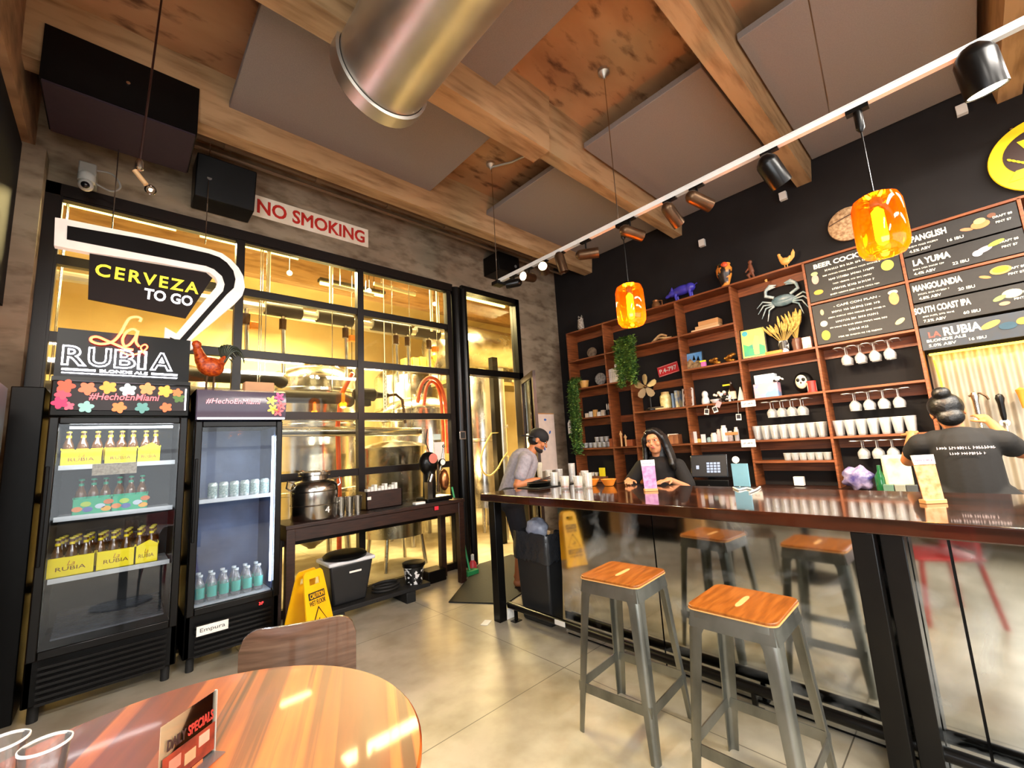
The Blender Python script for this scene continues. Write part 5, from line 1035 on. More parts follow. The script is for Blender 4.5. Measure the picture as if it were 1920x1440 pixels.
o = scribble(t, 0, 0, .15, .02, col('e8dce0'), seed=8, name='shirt_print'); o.location = (0.0, .176, 1.24); o.rotation_euler = (R(8), 0, PI)
# ============================================================ THE WOODEN SHELVING
XF = 5.2; TB = .022
t = thing('wooden_shelving', 'tall reddish-brown open wooden shelving covering the charcoal wall behind the bar', 'shelves', (0, 0, 0))
for y, z0, z1 in ((4.22, .86, 3.18), (3.53, .86, 3.18), (3.15, .86, 2.27), (2.40, .86, 3.18), (1.72, .86, 3.18), (.98, .86, 3.18), (.23, .86, 3.18), (-.50, 2.07, 3.18), (-1.25, 2.07, 3.18)):
    B().box(XF, y-TB/2, z0, XW, y+TB/2, z1).build('upright', M_shelf, t, bevel=.002)
SH_ = [(4.22, 3.53, z) for z in (2.72, 2.27, 1.81, 1.35)]+[(3.53, 2.40, 2.72), (3.53, 3.15, 2.27), (3.53, 3.15, 1.35), (3.15, 2.40, 1.81), (3.15, 2.40, 1.35)]+[(2.40, 1.72, z) for z in (2.72, 2.27, 1.81, 1.35)]+[(1.72, .98, z) for z in (2.27, 1.81, 1.35, 1.12)]+[(.98, .23, z) for z in (2.72, 2.27, 1.81, 1.35)]+[(.23, -.50, 2.72), (-.5, -1.25, 2.72)]
for y0, y1, z in SH_: B().box(XF, y1+TB/2, z-TB/2, XW, y0-TB/2, z+TB/2).build('shelf', M_shelf, t, bevel=.002)
B().box(XF, -1.26, 3.17, XW, 4.23, 3.192).build('top_board', M_shelf, t, bevel=.002)
b = B()
for y0, y1, z in SH_+[(4.22, 3.53, 3.18), (3.53, 2.40, 3.18), (2.40, 1.72, 3.18), (1.72, .98, 3.18), (3.15, 2.40, 2.22), (3.53, 3.15, 1.82)]:
    b.box(XW-.02, y1+TB/2, z-.11, XW-.001, y0-TB/2, z-.012)
b.build('back_rail', M_shelf, t)
XS = 5.32; RW = -PI/2
def spos(px, z, x=XS):
    """point of shelf depth x at height z seen in column px"""
    lo, hi = -300, 1700
    for _ in range(40):
        m_ = (lo+hi)/2; lo, hi = (m_, hi) if at(px, m_, 'x', x).z > z else (lo, m_)
    p = at(px, lo, 'x', x); p.z = z; return p
def bx(name, px, z, w, h, d, mt, label, cat, x=XS, rz=RW, group=None, bevel=.003, z_is_base=True):
    p = spos(px, z, x); return B().box(-w/2, -d/2, 0, w/2, d/2, h).build(name, mt, label=label, cat=cat, group=group, loc=p, rz=rz, bevel=bevel)
Zt, Z4, Z3, Z2, Z1, Zq = 3.193, 2.732, 2.282, 1.822, 1.362, 1.132
# -- top board
t = thing('owl_figure', 'small grey speckled owl figure at the left end of the shelving top', 'figurine', spos(1090, Zt), RW); M_owl = mat('speckled_owl', 'c8bfb0', .5, scale=60, col2='4a4038')
B().cap((0, 0, .07), (0, 0, .17), .055, .045).ell((0, 0, .2), (.048, .045, .045)).build('body', M_owl, t, remesh=.008, sm=2)
for s in (-1, 1): B().ell((s*.018, -.042, .205), (.014, .008, .014)).build('eye', col('16120e', .1), t); B().lathe([(.016, 0), (.003, .03)], (s*.03, 0, .235), 8).build('ear', M_owl, t)
B().lathe([(.045, 0), (.04, .02)], n=16).build('base', M_owl, t)
t = thing('small_jar', 'tiny dark jar on the shelving top between the owl and the left pendant', 'jar', spos(1131, Zt), RW); B().lathe([(.02, 0), (.03, .02), (.02, .04), (.022, .045), (.005, .05)], n=16).build('pot', M_brass, t)
t = thing('copper_kettle', 'small copper coffee pot on the shelving top beside the blue pig', 'pot', spos(1231, Zt), RW); MC = mat('aged_copper', 'a8764a', .35, .7)
B().lathe([(.05, 0), (.062, .02), (.055, .07), (.035, .1), (.042, .12), (.02, .135), (.004, .14)], n=22).build('pot', MC, t); B().tube([(.04, 0, .11), (.09, 0, .1), (.09, 0, .04), (.055, 0, .03)], .007).build('handle', MC, t)
t = thing('blue_pig', 'glossy blue pig figure standing on the shelving top', 'figurine', spos(1282, Zt), RW); MB = mat('blue_glaze', '4440b8', .35, scale=10, col2='3c36a4')
b = B(); b.ell((0, 0, .15), (.13, .065, .065)); b.ell((-.13, 0, .14), (.06, .045, .05)); b.cap((-.17, 0, .13), (-.22, 0, .115), .028, .022); b.ell((.1, 0, .155), (.07, .06, .06))
for x in (-.09, .1):
    for s in (-1, 1): b.cap((x, s*.03, .1), (x+.01, s*.035, .015), .02, .013)
for s in (-1, 1): b.cap((-.13, s*.03, .185), (-.12, s*.035, .215), .016, .006)
b.build('body', MB, t, remesh=.009, sm=2); B().tube([(.165, 0, .17), (.19, .01, .19), (.2, -.01, .175)], .005).build('tail', MB, t)
t = thing('painted_vase', 'colourful orange and black painted vase figure on the shelving top', 'vase', spos(1362, Zt), RW)
B().lathe([(.05, 0), (.06, .01), (.045, .05), (.06, .1), (.085, .17), (.09, .24), (.07, .28), (.08, .3), (.06, .29)], n=26).build('vase', mat('painted_orange_black', 'e8923c', .35, scale=9, col2='1c1410', lo=.47, hi=.52), t); B().ell((.03, -.06, .27), (.04, .03, .04)).build('flower', col('e0582c'), t)
B().cyl((.08, 0, .02), (.1, -.04, .0), .012).build('foot', MC, t)
t = thing('carved_figure', 'thin dark carved wooden figure on the shelving top', 'figurine', spos(1412, Zt), RW); MW = mat('carved_wood', '6e3c24', .5, scale=30)
b = B(); b.cap((0, 0, .11), (-.01, 0, .18), .028, .024); b.ell((-.005, 0, .225), .024); b.cap((0, 0, .1), (-.045, 0, .08), .017); b.cap((-.045, 0, .08), (-.02, 0, .015), .014, .012); b.cap((0, 0, .1), (.02, 0, .015), .016, .012); b.cap((-.01, -.01, .17), (-.06, -.01, .12), .011); b.cap((-.03, 0, .01), (.035, 0, .01), .015); b.build('body', MW, t, remesh=.007, sm=1)
t = rooster('pale orange rooster silhouette on the right of the shelving top', spos(1475, Zt), .25, RW, body='f0ac60', pale=True)
# -- left columns
t = thing('shell_plate', 'round grey-brown shell plate standing on the top left shelf', 'plate', spos(1110, Z4), RW); M_sh = mat('grey_brown_shell', '8a7a66', .4, scale=22, col2='4e4034', bump=.3)
B().lathe([(.005, -.01), (.06, -.008), (.085, .0), (.09, .012), (.04, .004), (.005, .002)], (0, 0, .09), 30, 'y', sx=.9).build('plate', M_sh, t); B().box(-.03, -.01, 0, .03, .03, .02).build('stand', M_blkm, t)
t = thing('carved_plate', 'oval brown carved plate leaning on the upper shelf behind the ivy', 'plate', spos(1163, Z4), RW); B().lathe([(.005, -.008), (.05, -.006), (.06, .006), (.005, .002)], (0, 0, .09), 28, 'y', sx=1.5, sy=.9).build('plate', mat('brown_carving', '7c5236', .5, scale=22, col2='52301c'), t)
t = thing('driftwood', 'pale twisted driftwood pieces lying on the upper shelf right of the ivy', 'driftwood', spos(1241, Z4), RW)
B().tube(smooth_pts([(-.14, 0, .02), (-.07, .02, .06), (0, 0, .05), (.07, -.02, .03), (.14, 0, .025)]), .016).tube(smooth_pts([(-.1, -.03, .03), (0, -.02, .09), (.08, 0, .06)]), .014).build('branch', mat('pale_driftwood', 'd8b888', .6, scale=20, col2='b08a5c'), t)
for i, (w, h, z, c_) in enumerate(((.34, .03, 0, 'e6c498'), (.28, .035, .03, 'd8ac78'), (.24, .055, .065, 'd09a60'))):
    bx('pale_book', 1326+i*3, Z4+z, w, h, .14, mat('pale_book_'+c_, c_, .7, stretch=(1, 1, 30)), ['long pale book at the bottom of the stack on the upper third shelf', 'pale book in the middle of the stack on the upper third shelf', 'thick tan box on top of the book stack on the upper third shelf'][i], 'book', group='stack on the upper shelf')
def plant_pot(px, z, r, h, mt, label, cat='plant'):
    t = thing('potted_ivy', label, cat, spos(px, z), RW, 'trailing ivy plants'); B().lathe([(r*.7, 0), (r*.75, .005), (r, h), (r*1.05, h), (r*1.05, h+.01), (r*.85, h+.008), (r*.8, h-.02), (.01, h-.02)], n=24).build('pot', mt, t); return t
M_leaf = mat('ivy_leaf', '5c8a3c', .5, scale=12, col2='a4c060'); M_leaf2 = mat('ivy_leaf_dark', '3c6430', .5, scale=12, col2='5f8c44')
def vines(t, x0, x1, ztop, zbot, y0, n=14, seed=1, dens=26, lsz=.05):
    rnd = random.Random(seed); st = B(); lv = B(); l2 = B()
    for i in range(n):
        x = x0+(x1-x0)*rnd.random(); zb = zbot+(ztop-zbot)*rnd.random()**2*.6; y = y0-rnd.random()*.07; pts = [(x*.4, 0, ztop-.02), (x*.8, y*.7, ztop+.03), (x, y, ztop-.06)]
        z = ztop-.1
        while z > zb: pts.append((x+rnd.uniform(-.015, .015), y+rnd.uniform(-.012, .012), z)); z -= .06
        pts = smooth_pts(pts, 2); st.tube(pts, .0022, 5)
        for p in pts[1:]:
            for k in range(max(1, dens//10)):
                a = rnd.random()*2*PI; (lv if rnd.random() < .55 else l2).leaf(Vector(p)+Vector((rnd.uniform(-.01, .01), rnd.uniform(-.01, .01), rnd.uniform(-.02, .02))), (math.cos(a), math.sin(a)*.7-.3, rnd.uniform(-.7, .5)), lsz*rnd.uniform(.7, 1.25), lsz*rnd.uniform(.5, .75))
    st.build('stem', M_leaf2, t); lv.build('foliage', M_leaf, t, smooth=80); l2.build('dark_foliage', M_leaf2, t, smooth=80)
t = plant_pot(1096, Z3, .075, .11, mat('yellow_ceramic', 'e8b060', .35), 'long ivy trailing from a yellow pot down the left side of the shelving'); vines(t, -.16, -.02, .12, -1.05, -.13, 22, 3, 30, .055)
t = plant_pot(1186, Z4, .07, .1, mat('dark_pot', '3c3028', .5), 'bushy ivy hanging below the left amber pendant'); vines(t, -.13, .12, .10, -.58, -.16, 46, 5, 30, .06)
t = thing('glass_shell', 'frosted grey glass fan shell on the second left shelf beside the yellow pot', 'ornament', spos(1126, Z3), RW)
B().lathe([(.005, -.01), (.09, .0), (.1, .012), (.005, .006)], (0, 0, .105), 22, 'y', sx=.95).build('shell', mat('frosted_shell', '9a9a98', .25, scale=30, col2='5c5e60', bump=.4), t); B().lathe([(.05, 0), (.03, .02)], n=16).build('foot', col('9a9a98'), t)
rb = random.Random(11)
for k in range(7):
    h = [.2, .205, .21, .2, .26, .27, .265][k]; c_ = ['eae6dc', 'f2efe8', 'dedad0', 'e6e2da', 'f4f2ec', 'e8e4da', 'efece4'][k]; p = spos(1150, Z3); p.y -= .03*k-.01
    t = thing('book', ['first', 'second', 'third', 'fourth', 'fifth', 'sixth', 'last'][k]+' white spined book from the left in the row on the narrow shelf', 'book', p, RW, 'white books on the narrow shelf'); B().box(-.0135, -.08, 0, .0135, .08, h).build('cover', mat('book_'+c_, c_, .7), t, bevel=.002); txt('ABCDE'[k % 5]*0+'|||||', 0, h*.5, .008, h*.5, col('55585a'), t, y=-.0815, name='spine_marks') if 0 else B().box(-.004, -.0812, h*.2, .004, -.08, h*.8).build('spine_print', mat('spine_print', '6a6c70', .7, scale=160, col2='e8e4da', lo=.48, hi=.52), t)
# license plate
t = thing('license_plate', 'red licence plate with white numbers hung on the shelving back rail', 'licence plate', (5.425, 2.70, 2.36), RW)
t.rotation_euler = (0, R(-8), RW)
B().box(-.15, 0, -.07, .15, .003, .07).build('plate', col('d02430', .4), t, bevel=.002); txt('P.4-797', 0, 0, .25, .06, M_white, t, y=-.002, bold=.02)
B().tube([(-.142, -.001, -.062), (.142, -.001, -.062), (.142, -.001, .062), (-.142, -.001, .062)], .0025, 6, closed=True).build('border', M_white, t)
# fan
pf = at(1211, 725, 'x', 5.14); t = thing('desk_fan', 'old fan with five tan blades and no cage below the bushy ivy', 'fan', pf, RW); M_fb = mat('tan_fan_blade', 'b09a78', .4, .3, scale=6)
for k in range(5):
    a = R(20+72*k); c, s = math.cos(a), math.sin(a); pr = [(.02, -.012), (.07, -.04), (.12, -.05), (.16, -.035), (.17, .0), (.155, .03), (.11, .04), (.06, .03), (.02, .012)]
    b = B(); b.add([(x*c-y*s, -.01+y*.35, x*s+y*c) for x, y in pr]+[(x*c-y*s, -.006+y*.35, x*s+y*c) for x, y in pr], [tuple(range(9)), tuple(range(17, 8, -1))]+[(i, i+9, (i+1) % 9+9, (i+1) % 9) for i in range(9)]); b.build('blade', M_fb, t, smooth=60)
B().lathe([(.005, -.04), (.022, -.03), (.026, .0), (.026, .03)], n=18, axis='y').build('hub', M_brass, t); B().lathe([(.05, .03), (.055, .1), (.02, .12)], n=20, axis='y').build('motor', M_blk, t)
B().cyl((0, .08, 0), (0, .08, Z2-pf.z+.02), .012).lathe([(.07, Z2-pf.z), (.07, Z2-pf.z+.015), (.02, Z2-pf.z+.03)], (0, .08, 0), 20).build('stand', M_blk, t)
t = thing('glowing_jar', 'cream glass jar with a pineapple shape on the shelf right of the fan', 'jar', spos(1250, Z2), RW); B().lathe([(.05, 0), (.07, .02), (.075, .1), (.07, .17), (.05, .2)], n=24).build('jar', mat('cream_glass', 'f0e4a8', .2, scale=20, col2='d8c47c'), t); B().lathe([(.052, .2), (.052, .225), (.01, .23)], n=20).build('lid', col('d0b070'), t)
for k, (w, c_, px) in enumerate(((.26, 'd8c090', 1236), (.2, '4a3c30', 1232))): bx('flat_book', px, Z2+.018*k, w, .018, .12, mat('flat_book_'+c_, c_, .6), ['pale flat book lying on the shelf before the fan stand', 'dark flat book lying on top of the pale one before the fan stand'][k], 'book', x=5.26)
bx('upright_book', 1274, Z2, .03, .22, .14, mat('yellow_blue_book', 'e8d890', .6, scale=12, col2='5a7aa0'), 'tall pale yellow book against the right upright beside the cream jar', 'book')
bx('slim_book', 1267, Z2, .02, .19, .14, mat('blue_book', '7c94b0', .6), 'slim blue-grey book next to the tall pale yellow book', 'book')
# picture of riders and trinkets
def frame(px, z, w, h, label, artm, tilt=0, fm=None, x=5.33, lean=.12, cat='picture', extra=None, rzz=0):
    t = thing('framed_picture', label, cat, spos(px, z, x), RW+rzz); t.rotation_euler = (R(-8), 0, RW+rzz); fw = .012
    B().box(-w/2, -.01, 0, -w/2+fw, .008, h).box(w/2-fw, -.01, 0, w/2, .008, h).box(-w/2, -.01, 0, w/2, .008, fw).box(-w/2, -.01, h-fw, w/2, .008, h).build('frame', fm or M_blk, t); a = B().box(-w/2+fw, -.003, fw, w/2-fw, .003, h-fw).build('artwork', artm, t)
    if extra: extra(t, w, h)
    return t
def art1(t, w, h):
    B().prism([(-.12, .02), (.12, .02), (.12, .08), (.06, .12), (.02, .09), (-.03, .15), (-.08, .11), (-.12, .13)], -.006, -.003).build('rocks', mat('tan_rocks', 'b89a6c', .7, scale=20, col2='5a4428'), t); B().prism([(.0, .12), (.02, .19), (.04, .12)], -.007, -.004).prism([(.05, .11), (.075, .17), (.095, .1)], -.007, -.004).build('birds', M_blk, t)
frame(1300, Z3, .27, .23, 'picture of rocks under a blue sky on the third column shelf', mat('sky_print', '3c78b8', .4, scale=6, col2='7ab0dc'), fm=col('20242a'), extra=art1)
for i, (px, h, lb) in enumerate(((1341, .1, 'golden shell ornament left on the shelf beside the sky picture'), (1370, .14, 'golden twisted ornament right on the shelf near the upright'))):
    t = thing('gold_ornament', lb, 'ornament', spos(px, Z3), RW); MG = mat('gilded', 'd89a3c', .3, .6, scale=14, col2='7c4a18'); b = B()
    for k in range(5): a = k*1.3+i; b.ell((.03*math.cos(a)*1.3, .02*math.sin(a), .03+.02*k*h*10*.6), (.035, .025, .02+.005*(k % 2)), 12, 8)
    b.build('body', MG, t, remesh=.008, sm=1)
bx('yellow_jar', 1320, Z3, .05, .06, .05, col('c86ab0'), 'small pink jar with a yellow tag before the sky picture', 'jar', x=5.25); bx('yellow_tag', 1318, Z3+.06, .07, .02, .03, col('f0e020'), 'bright yellow tag on the small pink jar', 'tag', x=5.25)
# third column, second shelf
def art2(t, w, h): B().disc(0, h*.45, .05, .07, -.006, -.003, 16).build('print_shape', col('4a2a1c'), t)
frame(1291, Z2, .14, .24, 'leaning photo frame with a brown pattern at the left of the trinket shelf', mat('brown_white_print', 'e8ddd0', .5, scale=14, col2='6a4030', lo=.48, hi=.52), fm=M_white, extra=art2)
t = thing('white_bust', 'small white bust ornament on the trinket shelf', 'ornament', spos(1324, Z2), RW); B().cap((0, 0, .03), (0, 0, .06), .05, .045).ell((0, 0, .125), (.038, .04, .048)).build('body', mat('white_glaze', 'e4e6ea', .3), t, remesh=.008, sm=2)
t = thing('white_bowl', 'small white bowl in the middle of the trinket shelf', 'bowl', spos(1341, Z2, 5.25), RW); B().lathe([(.02, 0), (.03, .005), (.055, .045), (.052, .046), (.03, .012), (.005, .01)], n=24).build('bowl', mat('white_glaze', 'e4e6ea', .3), t)
t = thing('flower_bunch', 'bunch of pale and pink flowers in a small pot on the trinket shelf', 'flowers', spos(1352, Z2), RW); B().lathe([(.03, 0), (.04, .06), (.03, .06)], n=18).build('pot', col('6a5a50'), t); b = B(); b2 = B(); rr = random.Random(2)
for k in range(16): (b if k % 2 else b2).ell((rr.uniform(-.06, .06), rr.uniform(-.03, .03), rr.uniform(.07, .14)), rr.uniform(.014, .022), 8, 6)
b.build('pale_petals', col('efe6d8'), t); b2.build('pink_petals', col('c48a80'), t)
t = thing('figure_group', 'black and white spotted cow figurine on the trinket shelf', 'figurine', spos(1362, Z2, 5.27), RW); B().cap((-.02, 0, .05), (.03, 0, .055), .035).ell((-.045, 0, .09), .026).cyl((-.03, 0, .0), (-.03, 0, .04), .012).cyl((.04, 0, 0), (.04, 0, .04), .012).build('body', mat('cow_spots', 'f0eeea', .4, scale=16, col2='141210', lo=.49, hi=.51), t)
t = thing('dark_bottle', 'dark bottle with a pale label at the right end of the trinket shelf', 'bottle', spos(1375, Z2), RW); B().lathe([(.04, 0), (.042, .01), (.042, .14), (.016, .18), (.014, .24), (.005, .241)], n=20).build('glass', mat('dark_bottle_glass', '241410', .1), t); B().lathe([(.0428, .03), (.0428, .12)], n=20, cap=False).build('label_band', col('e8dcc0'), t)
bx('yellow_note', 1362, Z2+.2, .09, .02, .004, col('ece22c'), 'yellow strip note above the trinket shelf near the dark bottle', 'note', x=5.36)
t = thing('paper_cone', 'tall white paper cone at the right end of the trinket shelf', 'ornament', spos(1391, Z2, 5.3), RW); B().lathe([(.045, 0), (.004, .16)], n=20).build('cone', M_paper, t)
# hanging photos
for i, (px, py, lb) in enumerate(((1325, 772, 'instant photo hanging at the left under the trinket shelf'), (1341, 768, 'instant photo hanging second, under the white bowl'), (1385, 782, 'instant photo hanging at the right under the paper cone'), (1347, 758, 'pink heart shaped paper hanging under the trinket shelf'))):
    t = thing('instant_photo', lb, 'photo', at(px, py, 'x', 5.19), RW, 'instant photos hanging under the shelf'); t.rotation_euler = (0, R([12, -14, 3, 30][i]), RW)
    B().box(-.028, -.001, -.035, .028, .001, .035).build('card', M_paper if i < 3 else col('e8a8b0'), t)
    if i < 3: B().box(-.021, -.002, -.018, .021, -.001, .027).build('picture', col('34343c'), t)
    B().cyl((0, 0, .03), (0, .01, (1.80-t.location.z)), .001, n=5).build('thread', M_white, t)
for i, (py, lb) in enumerate(((757, 'white lettered card fixed to the upright beside the hanging glasses'), (831, 'white card with a printed drawing on the upright above the register'))):
    t = thing('shelf_card', lb, 'card', at(1403, py, 'x', 5.17), RW); B().box(-.075, -.002, -.035-.008*i, .075, .002, .035+.008*i).build('card', M_paper, t, bevel=.001); B().box(-.05, -.003, -.012, .05, -.002, .008).build('print', mat('small_print', '7a7c82', .7, scale=90, col2='f1eee6', lo=.48, hi=.52), t)
# cluttered shelf (third column, z 1.35)
cl = [(1304, .05, .14, 'e6e4e2', 'upright white card'), (1312, .06, .05, 'f0c060', 'small yellow cup'), (1320, .05, .1, 'e8e6ea', 'white folded paper'), (1331, .06, .06, 'a8c8cc', 'pale teal tin'), (1340, .07, .11, 'dcd8d6', 'white mug'), (1350, .05, .15, 'e4ccc8', 'pale pink canister'), (1360, .07, .19, 'e6e6e8', 'tall white canister'), (1371, .06, .12, 'd8c8c0', 'beige tin'), (1383, .05, .16, 'c8c6c8', 'grey bottle')]
for i, (px, w, h, c_, lb) in enumerate(cl):
    p = spos(px, Z1, 5.28+.03*(i % 2)); nm = lb.replace(' ', '_')
    if i in (0, 2): B().box(-w/2, -.01, 0, w/2, .01, h).build(nm, mat('c_'+c_, c_, .6), label=lb+' on the cluttered shelf above the cash register', cat='card', loc=p, rz=RW)
    else: B().lathe([(w*.42, 0), (w*.5, .006), (w*.5, h*.8), (w*.36, h*.88), (w*.36, h), (.003, h)], n=20).build(nm, mat('c_'+c_, c_, .4, scale=40), label=lb+' on the cluttered shelf above the cash register', cat='container', loc=p)
t = thing('wooden_scoop', 'light brown wooden block in front of the white canisters', 'block', spos(1372, Z1+.07, 5.2), RW); B().box(-.07, -.01, 0, .07, .01, .035).build('block', col('c08450'), t, bevel=.004)
# left lower shelves
for i in range(5): bx('tea_tin', 1102+i*7.5, Z2, .055, .07+.02*(i % 3), .055, mat(['cream_tin', 'white_tin', 'orange_tin', 'white_tin', 'beige_tin'][i], ['e8dcc0', 'ecece8', 'e0a860', 'ecece8', 'd8ccb8'][i], .4, scale=50), ['cream', 'white', 'orange', 'second white', 'beige'][i]+' tin in the row on the left column middle shelf', 'tin', group='tins on the left middle shelf')
t = thing('black_planter', 'small black pot with white rabbit ears shape at the right of the tins', 'pot', spos(1141, Z2), RW); B().lathe([(.035, 0), (.04, .07), (.03, .07)], n=18).build('pot', M_blkm, t)
for s in (-1, 1): B().ell((s*.015, 0, .13), (.01, .008, .05)).build('ear', M_white, t)
tw = thing('whisky_glass', 'g', 'glass', (0, -20, 0)); B().lathe([(.003, 0), (.03, .001), (.036, .075), (.033, .075), (.029, .012), (.003, .01)], n=20, cap=False).build('glass', G_ware, tw); B().lathe([(.0335, .073), (.0368, .0745), (.0368, .077), (.0335, .077)], n=20, cap=False).build('rim', M_white, tw)
for i in range(7): place_first(tw, U, spos(1091+i*8.5, Z1, 5.3), 'small clear glass in the front row of the left column glass shelf', 'small glasses on the left column shelf', rz=0)
for i in range(3): place_first(tw, U, spos(1120+i*9, Z1+.08, 5.33), 'small clear glass stacked on the row of the left column glass shelf', 'stacked small glasses on the left column shelf', rz=0)
bx('price_card', 1093, .87, .12, .13, .01, mat('cream_card', 'e2cbb0', .5), 'cream card standing on the back counter at the far left', 'card', x=5.2, bevel=0)
bx('yellow_packet', 1130, .95, .09, .12, .03, col('ecdc20'), 'bright yellow packet on the back counter near the left end', 'packet', x=5.2)
bx('brown_basket', 1125, .87, .22, .08, .12, mat('wicker', '7a4a2a', .7, scale=50, bump=.5), 'brown basket under the yellow packet on the back counter', 'basket', x=5.2)
for i, (px, c_) in enumerate(((1112, 'f4f2ee'), (1119, 'e8e4dc'))): t = thing('sauce_cup', ['small white cup left', 'small white cup right'][i]+' behind the brown basket', 'cup', spos(px, .95, 5.25)); B().lathe([(.02, 0), (.03, .05), (.025, .05)], n=16).build('cup', col(c_), t)
bx('terracotta_box', 1153, Z1, .12, .12, .1, col('b06038'), 'terracotta box left on the narrow lower shelf', 'box'); bx('terracotta_box', 1184, Z1, .1, .09, .1, col('b06038'), 'terracotta box right on the narrow lower shelf', 'box')
for i, px in enumerate((1166, 1174)): t = thing('wooden_tap_handle', ['pale carved wooden tap handle, taller one between the terracotta boxes', 'pale carved wooden tap handle, shorter one between the terracotta boxes'][i], 'handle', spos(px, Z1, 5.24), RW); B().lathe([(.012, 0), (.014, .15), (.025, .17), (.01, .2), (.002, .22)], n=14).build('handle', mat('pale_wood_handle', 'd8aa74', .5), t); t.scale = (1, 1, 1-.25*i)
for i, (px, w, h) in enumerate(((1235, .16, .05), (1253, .2, .1), (1268, .12, .12))): bx('wooden_box', px, Z1, w, h, .12, mat('box_wood', 'a87048', .5, scale=8, col2='8a5838'), ['low', 'middle', 'tall'][i]+' wooden box on the shelf behind the long-haired person', 'box', group='wooden boxes on the lower middle shelf', x=5.3+.02*i)
bx('white_packet', 1262, Z1+.1, .12, .03, .06, M_paper, 'white packet lying on the wooden boxes', 'packet')
# bar-back counter items
t = thing('cash_register', 'touchscreen cash register with a keypad on its dark screen standing on a black drawer', 'register', (4.86, 2.06, .86), R(-80))
B().box(-.2, -.16, 0, .2, .2, .11).build('drawer', M_blkm, t, bevel=.006); B().lathe([(.008, -.01), (.012, 0)], (0, -.16, .05), 12, 'y').build('drawer_lock', M_steel, t)
q = B().box(-.19, -.012, 0, .19, .012, .25).build('screen', col('20262c', .2), t, bevel=.008); q.location = (0, -.08, .13); q.rotation_euler = (R(-14), 0, 0)
B().box(-.178, -.014, .014, .178, -.0125, .236).build('display', glow('10161c', .5), q)
b = B()
for i in range(4):
    for j in range(4): b.box(-.02+.036*i, -.016, .05+.03*j, .008+.036*i, -.0145, .072+.03*j)
b.build('keypad', glow('8494b0', .8), q); B().box(-.13, -.016, .09, -.1, -.0145, .13).build('icon', glow('8494b0', .8), q); B().box(-.03, -.02, .11, .03, .05, .2).build('arm', M_blk, t)
B().box(-.06, 0, 0, .06, .012, .17).build('blue_card', col('7ab0c8'), label='pale blue card standing beside the cash register', cat='card', loc=at(1391, 912, 'z', 1.05), rz=RW-.1)
t = thing('ring_clip', 'white round card reader on the counter beside the cash register', 'card reader', at(1379, 862, 'x', 4.75), RW); B().lathe([(.005, 0), (.035, 0), (.035, .01), (.005, .012)], axis='y', n=24).build('disc', M_white, t); B().cyl((0, .01, -.03), (0, .02, t.location.z*-1+.87), .006).build('stand', M_white, t)
B().tube(smooth_pts([at(a, c, 'z', 1.057) for a, c in ((1375, 914), (1385, 918), (1400, 915), (1412, 919), (1405, 923), (1418, 918), (1425, 913))]), .006).build('cable', M_white, label='white cable bunch on the bar beside the cash register', cat='cable')
bx('white_box_stack', 1275, .87, .14, .12, .12, M_paper, 'white box on the back counter right of the long-haired person', 'box', x=5.0); bx('cream_box', 1280, .87, .2, .08, .14, mat('cream_box', 'e8c890', .5), 'cream box lower on the back counter right of the long-haired person', 'box', x=4.88)
for i, (px, py, lb) in enumerate(((1110, 893, 'left orange bowl on the inner edge behind the bar'), (1142, 893, 'right orange bowl on the inner edge behind the bar'))):
    t = thing('orange_bowl', lb, 'bowl', at(px, py+18, 'z', 1.05)); t.location.z = 1.05; B().lathe([(.03, 0), (.04, .004), (.07, .06), (.066, .06), (.035, .01), (.004, .008)], n=24).build('bowl', col('e8862c', .3), t)
# -- fourth column
def art3(t, w, h):
    b = B().prism([(-w*.4, .03), (w*.42, .03), (w*.42, h*.35), (w*.1, h*.5), (-w*.2, h*.42), (-w*.4, h*.5)], -.006, -.003).build('green_area', mat('green_print', '3cae5c', .5, scale=10, col2='2c8c78'), t); B().prism([(0, .04), (.05, .04), (.06, h*.7), (.02, h*.75), (-.01, h*.5)], -.008, -.006).build('figure_shape', col('e8c070'), t); B().disc(-w*.3, h*.85, .03, .03, -.006, -.003).build('blue_spot', col('3ca8b8'), t)
frame(1416, Z3, .26, .36, 'black framed yellow and green poster leaning on the fourth column shelf', mat('yellow_print', 'e8dc6c', .5, scale=6, col2='d0cc60'), extra=art3, x=5.27, rzz=.12)
def wheat(px, label, n, seed, hgt=.28, spread=.5, vase='white'):
    t = thing('dried_grain_vase', label, 'vase', spos(px, Z3), RW); rr = random.Random(seed); st = B(); hd_ = B()
    B().lathe([(.035, 0), (.045, .01), (.05, .1), (.04, .13), (.043, .14), (.035, .135)], n=22).build('vase', mat('vase_'+vase, vase, .4, scale=14, col2='2a2420' if vase == 'e8e4da' else None, lo=.5, hi=.53), t)
    for i in range(n):
        a = rr.uniform(-spread, spread); e = rr.uniform(-.2, .2); L = hgt*rr.uniform(.75, 1.1); p0 = Vector((0, 0, .1)); p1 = Vector((math.sin(a)*L*.6, e*.1, .1+math.cos(a)*L*.6)); p2 = Vector((math.sin(a)*L, e*.15, .1+math.cos(a)*L)); st.tube([p0, p1], .0025, 5); hd_.tube([p1, p1.lerp(p2, .3), p1.lerp(p2, .7), p2], [.006, .014, .012, .003], 8)
    st.build('stems', col('b89a50'), t); hd_.build('grain_heads', mat('dried_grain', 'd8b464', .7, scale=60, col2='a88838', bump=.6), t); return t
wheat(1472, 'fan of dried golden grain in a black and white vase beside the poster', 26, 4, .3, .75, 'e8e4da'); wheat(1497, 'upright dried corn leaves in a brown vase next to the menu boards', 14, 6, .34, .4, '6a4030')
